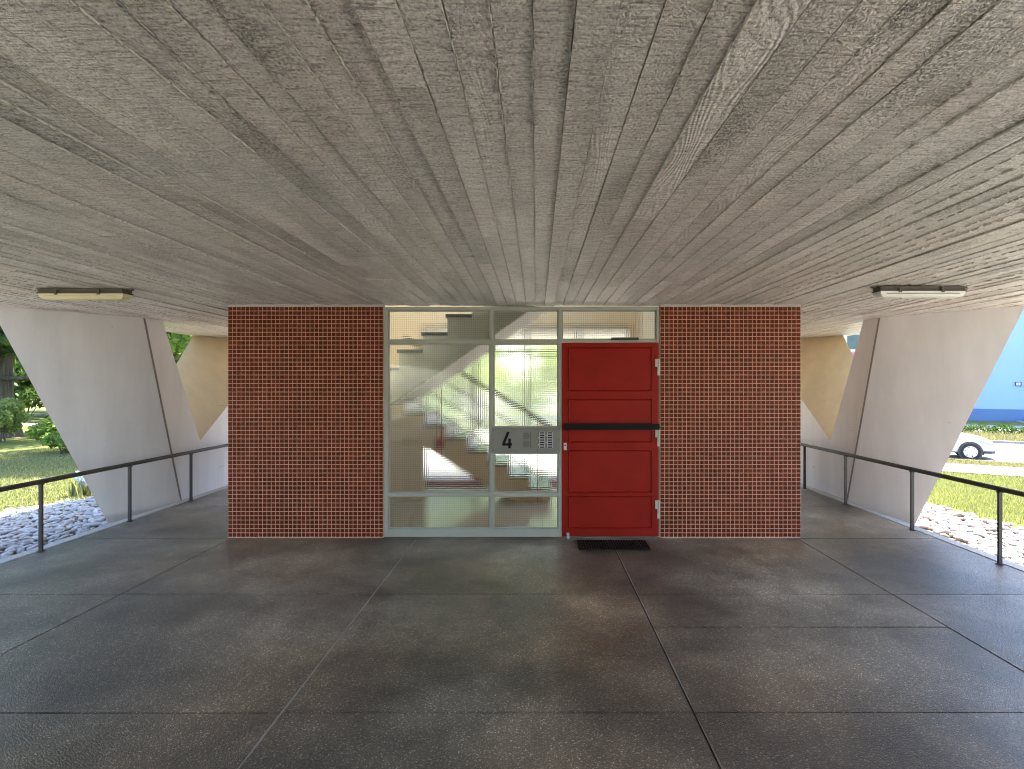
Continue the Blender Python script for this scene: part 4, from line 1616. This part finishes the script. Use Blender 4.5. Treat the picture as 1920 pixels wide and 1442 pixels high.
# ------------------------------------------------------------------ parked car
def build_car():
    root = empty('parked_car')
    tag(root, 'white parked hatchback car showing its front wheel and bonnet', 'car')
    # stations along length (front at +x): x, half width, z_low, z_belt, z_top, top half width
    st = [(-2.05, 0.70, 0.42, 0.85, 0.98, 0.60), (-1.95, 0.80, 0.30, 0.90, 1.04, 0.66), (-1.4, 0.86, 0.24, 0.93, 1.02, 0.72), (-0.4, 0.87, 0.22, 0.92, 0.98, 0.74), (0.5, 0.87, 0.22, 0.90, 0.97, 0.74),
          (0.95, 0.87, 0.22, 0.87, 0.97, 0.70), (1.35, 0.86, 0.24, 0.80, 0.93, 0.66), (1.70, 0.83, 0.24, 0.72, 0.85, 0.62), (1.93, 0.77, 0.24, 0.66, 0.76, 0.56), (2.05, 0.66, 0.28, 0.58, 0.66, 0.48), (2.10, 0.56, 0.32, 0.50, 0.56, 0.40)]

    def ringp(s):
        x, w, zl, zb_, zt_, wt = s
        half = [(0, zl), (w * 0.82, zl), (w * 0.97, zl + 0.10), (w, (zl + zb_) / 2), (w * 0.965, zb_), (w * 0.90, zb_ + (zt_ - zb_) * 0.55), (wt, zt_ - 0.005), (wt * 0.5, zt_ + 0.015), (0, zt_ + 0.02)]
        right = [(x, y, z) for y, z in half]
        left = [(x, -y, z) for y, z in reversed(half[1:-1])]
        return right + left
    rings = [ringp(s) for s in st]
    n = len(rings[0])
    V = [p for r_ in rings for p in r_]
    F = []
    for i in range(len(rings) - 1):
        for j in range(n):
            F.append((i * n + j, i * n + (j + 1) % n, (i + 1) * n + (j + 1) % n, (i + 1) * n + j))
    F += [tuple(range(n)), tuple(reversed(range((len(rings) - 1) * n, len(rings) * n)))]
    mb = MB()
    mb.add(V, F)
    body = mb.build('body', M['carpaint'], root, smooth=True)
    md = body.modifiers.new('soft', 'SUBSURF')
    md.levels = md.render_levels = 2
    # cabin
    lo = [(-1.90, 0.70, 0.98), (-1.2, 0.74, 0.96), (0.2, 0.74, 0.95), (0.98, 0.66, 0.95)]
    hi = [(-1.62, 0.55, 1.36), (-1.1, 0.58, 1.44), (-0.2, 0.58, 1.46), (0.25, 0.54, 1.42)]
    mb = MB()
    mb.ring([(x, y, z) for x, y, z in lo] + [(x, -y, z) for x, y, z in reversed(lo)], [(x, y, z) for x, y, z in hi] + [(x, -y, z) for x, y, z in reversed(hi)])
    mb.build('cabin_glass', M['carglass'], root, bevel=0.03)
    mb = MB()
    mb.ring([(x * 1.0, y * 1.02, z - 0.01) for x, y, z in hi] + [(x, -y * 1.02, z - 0.01) for x, y, z in reversed(hi)], [(x * 0.97, y * 0.9, z + 0.035) for x, y, z in hi] + [(x * 0.97, -y * 0.9, z + 0.035) for x, y, z in reversed(hi)])
    mb.build('roof', M['carpaint'], root, bevel=0.012)
    for s in (-1, 1):
        for (a, b) in (((0.98, 0.665, 0.96), (0.25, 0.545, 1.43)), ((-0.35, 0.745, 0.95), (-0.35, 0.585, 1.46)), ((-1.85, 0.70, 0.98), (-1.60, 0.555, 1.37))):
            MB().tube((a[0], s * a[1], a[2]), (b[0], s * b[1], b[2]), 0.035, n=6).build('pillar', M['carpaint'], root)
        MB().box(0.62, 0.80, s * 0.80 if s > 0 else -0.97, 0.97 if s > 0 else -0.80, 0.93, 1.06).build('mirror', M['carpaint'], root, bevel=0.03)
        # headlight and lamps
        pts_a = [(1.55, s * 0.865, 0.78), (1.98, s * 0.70, 0.66), (2.00, s * 0.66, 0.56), (1.84, s * 0.81, 0.585)]
        pts_b = [(x - 0.02, y * 0.90, z) for x, y, z in pts_a]
        MB().ring(pts_a, pts_b).build('headlight', M['lamp'], root)
        for wx in (1.28, -1.30):
            y1 = s * 0.885
            arch = MB()
            arch.tube((wx, s * 0.70, 0.33), (wx, s * 0.876, 0.33), 0.385, n=28)
            arch.build('wheel_arch', M['plasticdark'], root)
            wh = MB()
            wh.tube((wx, s * 0.69, 0.315), (wx, s * 0.893, 0.315), 0.318, n=28)
            wo = wh.build('wheel', M['tyre'], root, bevel=0)
            rm = MB()
            rm.tube((wx, s * 0.892, 0.315), (wx, s * 0.898, 0.315), 0.215, n=28)
            rm.build('rim', M['plasticdark'], wo)
            sp = MB()
            for k in range(6):
                an = k * math.pi / 3 + 0.3
                ca, sa = math.cos(an), math.sin(an)
                w0, w1 = 0.055, 0.075
                q = [(wx + ca * r_ - sa * w_, 0.315 + sa * r_ + ca * w_) for r_, w_ in ((0.03, -w0), (0.205, -w1), (0.205, w1), (0.03, w0))]
                sp.ring([(x, s * 0.898, z) for x, z in q], [(x, s * 0.908, z) for x, z in q])
            sp.tube((wx, s * 0.898, 0.315), (wx, s * 0.912, 0.315), 0.06, n=14)
            for a0 in range(28):
                a1 = a0 + 1
                c0, c1 = a0 * math.pi / 14, a1 * math.pi / 14
                sp.ring([(wx + 0.195 * math.cos(c0), s * 0.898, 0.315 + 0.195 * math.sin(c0)), (wx + 0.22 * math.cos(c0), s * 0.898, 0.315 + 0.22 * math.sin(c0)), (wx + 0.22 * math.cos(c1), s * 0.898, 0.315 + 0.22 * math.sin(c1)), (wx + 0.195 * math.cos(c1), s * 0.898, 0.315 + 0.195 * math.sin(c1))],
                        [(wx + 0.195 * math.cos(c0), s * 0.909, 0.315 + 0.195 * math.sin(c0)), (wx + 0.22 * math.cos(c0), s * 0.909, 0.315 + 0.22 * math.sin(c0)), (wx + 0.22 * math.cos(c1), s * 0.909, 0.315 + 0.22 * math.sin(c1)), (wx + 0.195 * math.cos(c1), s * 0.909, 0.315 + 0.195 * math.sin(c1))])
            sp.build('spokes', M['alloy'], wo)
    gl = MB().ring([(2.075, -0.46, 0.60), (2.075, 0.46, 0.60), (2.03, 0.46, 0.70), (2.03, -0.46, 0.70)], [(1.98, -0.46, 0.60), (1.98, 0.46, 0.60), (1.95, 0.46, 0.70), (1.95, -0.46, 0.70)]).build('grille', M['plasticdark'], root)
    lowb = []
    for (x, y) in ((1.70, 0.855), (1.93, 0.80), (2.06, 0.62), (2.115, 0.30), (2.115, -0.30), (2.06, -0.62), (1.93, -0.80), (1.70, -0.855)):
        lowb.append((x, y))
    MB().ring([(x, y, 0.27) for x, y in lowb], [(x + 0.005, y, 0.36) for x, y in lowb]).build('bumper', M['plasticdark'], root)
    MB().ring([(x - 0.01, y * 0.98, 0.20) for x, y in lowb], [(x, y * 0.985, 0.268) for x, y in lowb]).build('bumper_lip', M['carpaint'], root)
    MB().box(2.112, 2.125, -0.26, 0.26, 0.42, 0.53).build('number_plate', M['flyover'], root, bevel=0.003)
    p = SN * (23.55 + 0.95) + ST * 0
    # put the front axle where the photo shows it
    k = (1820 - 1005) / 1000
    d = 26.55
    yy = d / (SN.x * k + SN.y)
    tw = ST.x * k * yy + ST.y * yy
    c = SN * (d + 0.90) + ST * (tw - 1.28)
    root.location = (c.x, c.y, gz(c.x, c.y) + 0.008)
    root.rotation_euler = (0, 0, math.atan2(ST.y, ST.x))
    return root


build_car()
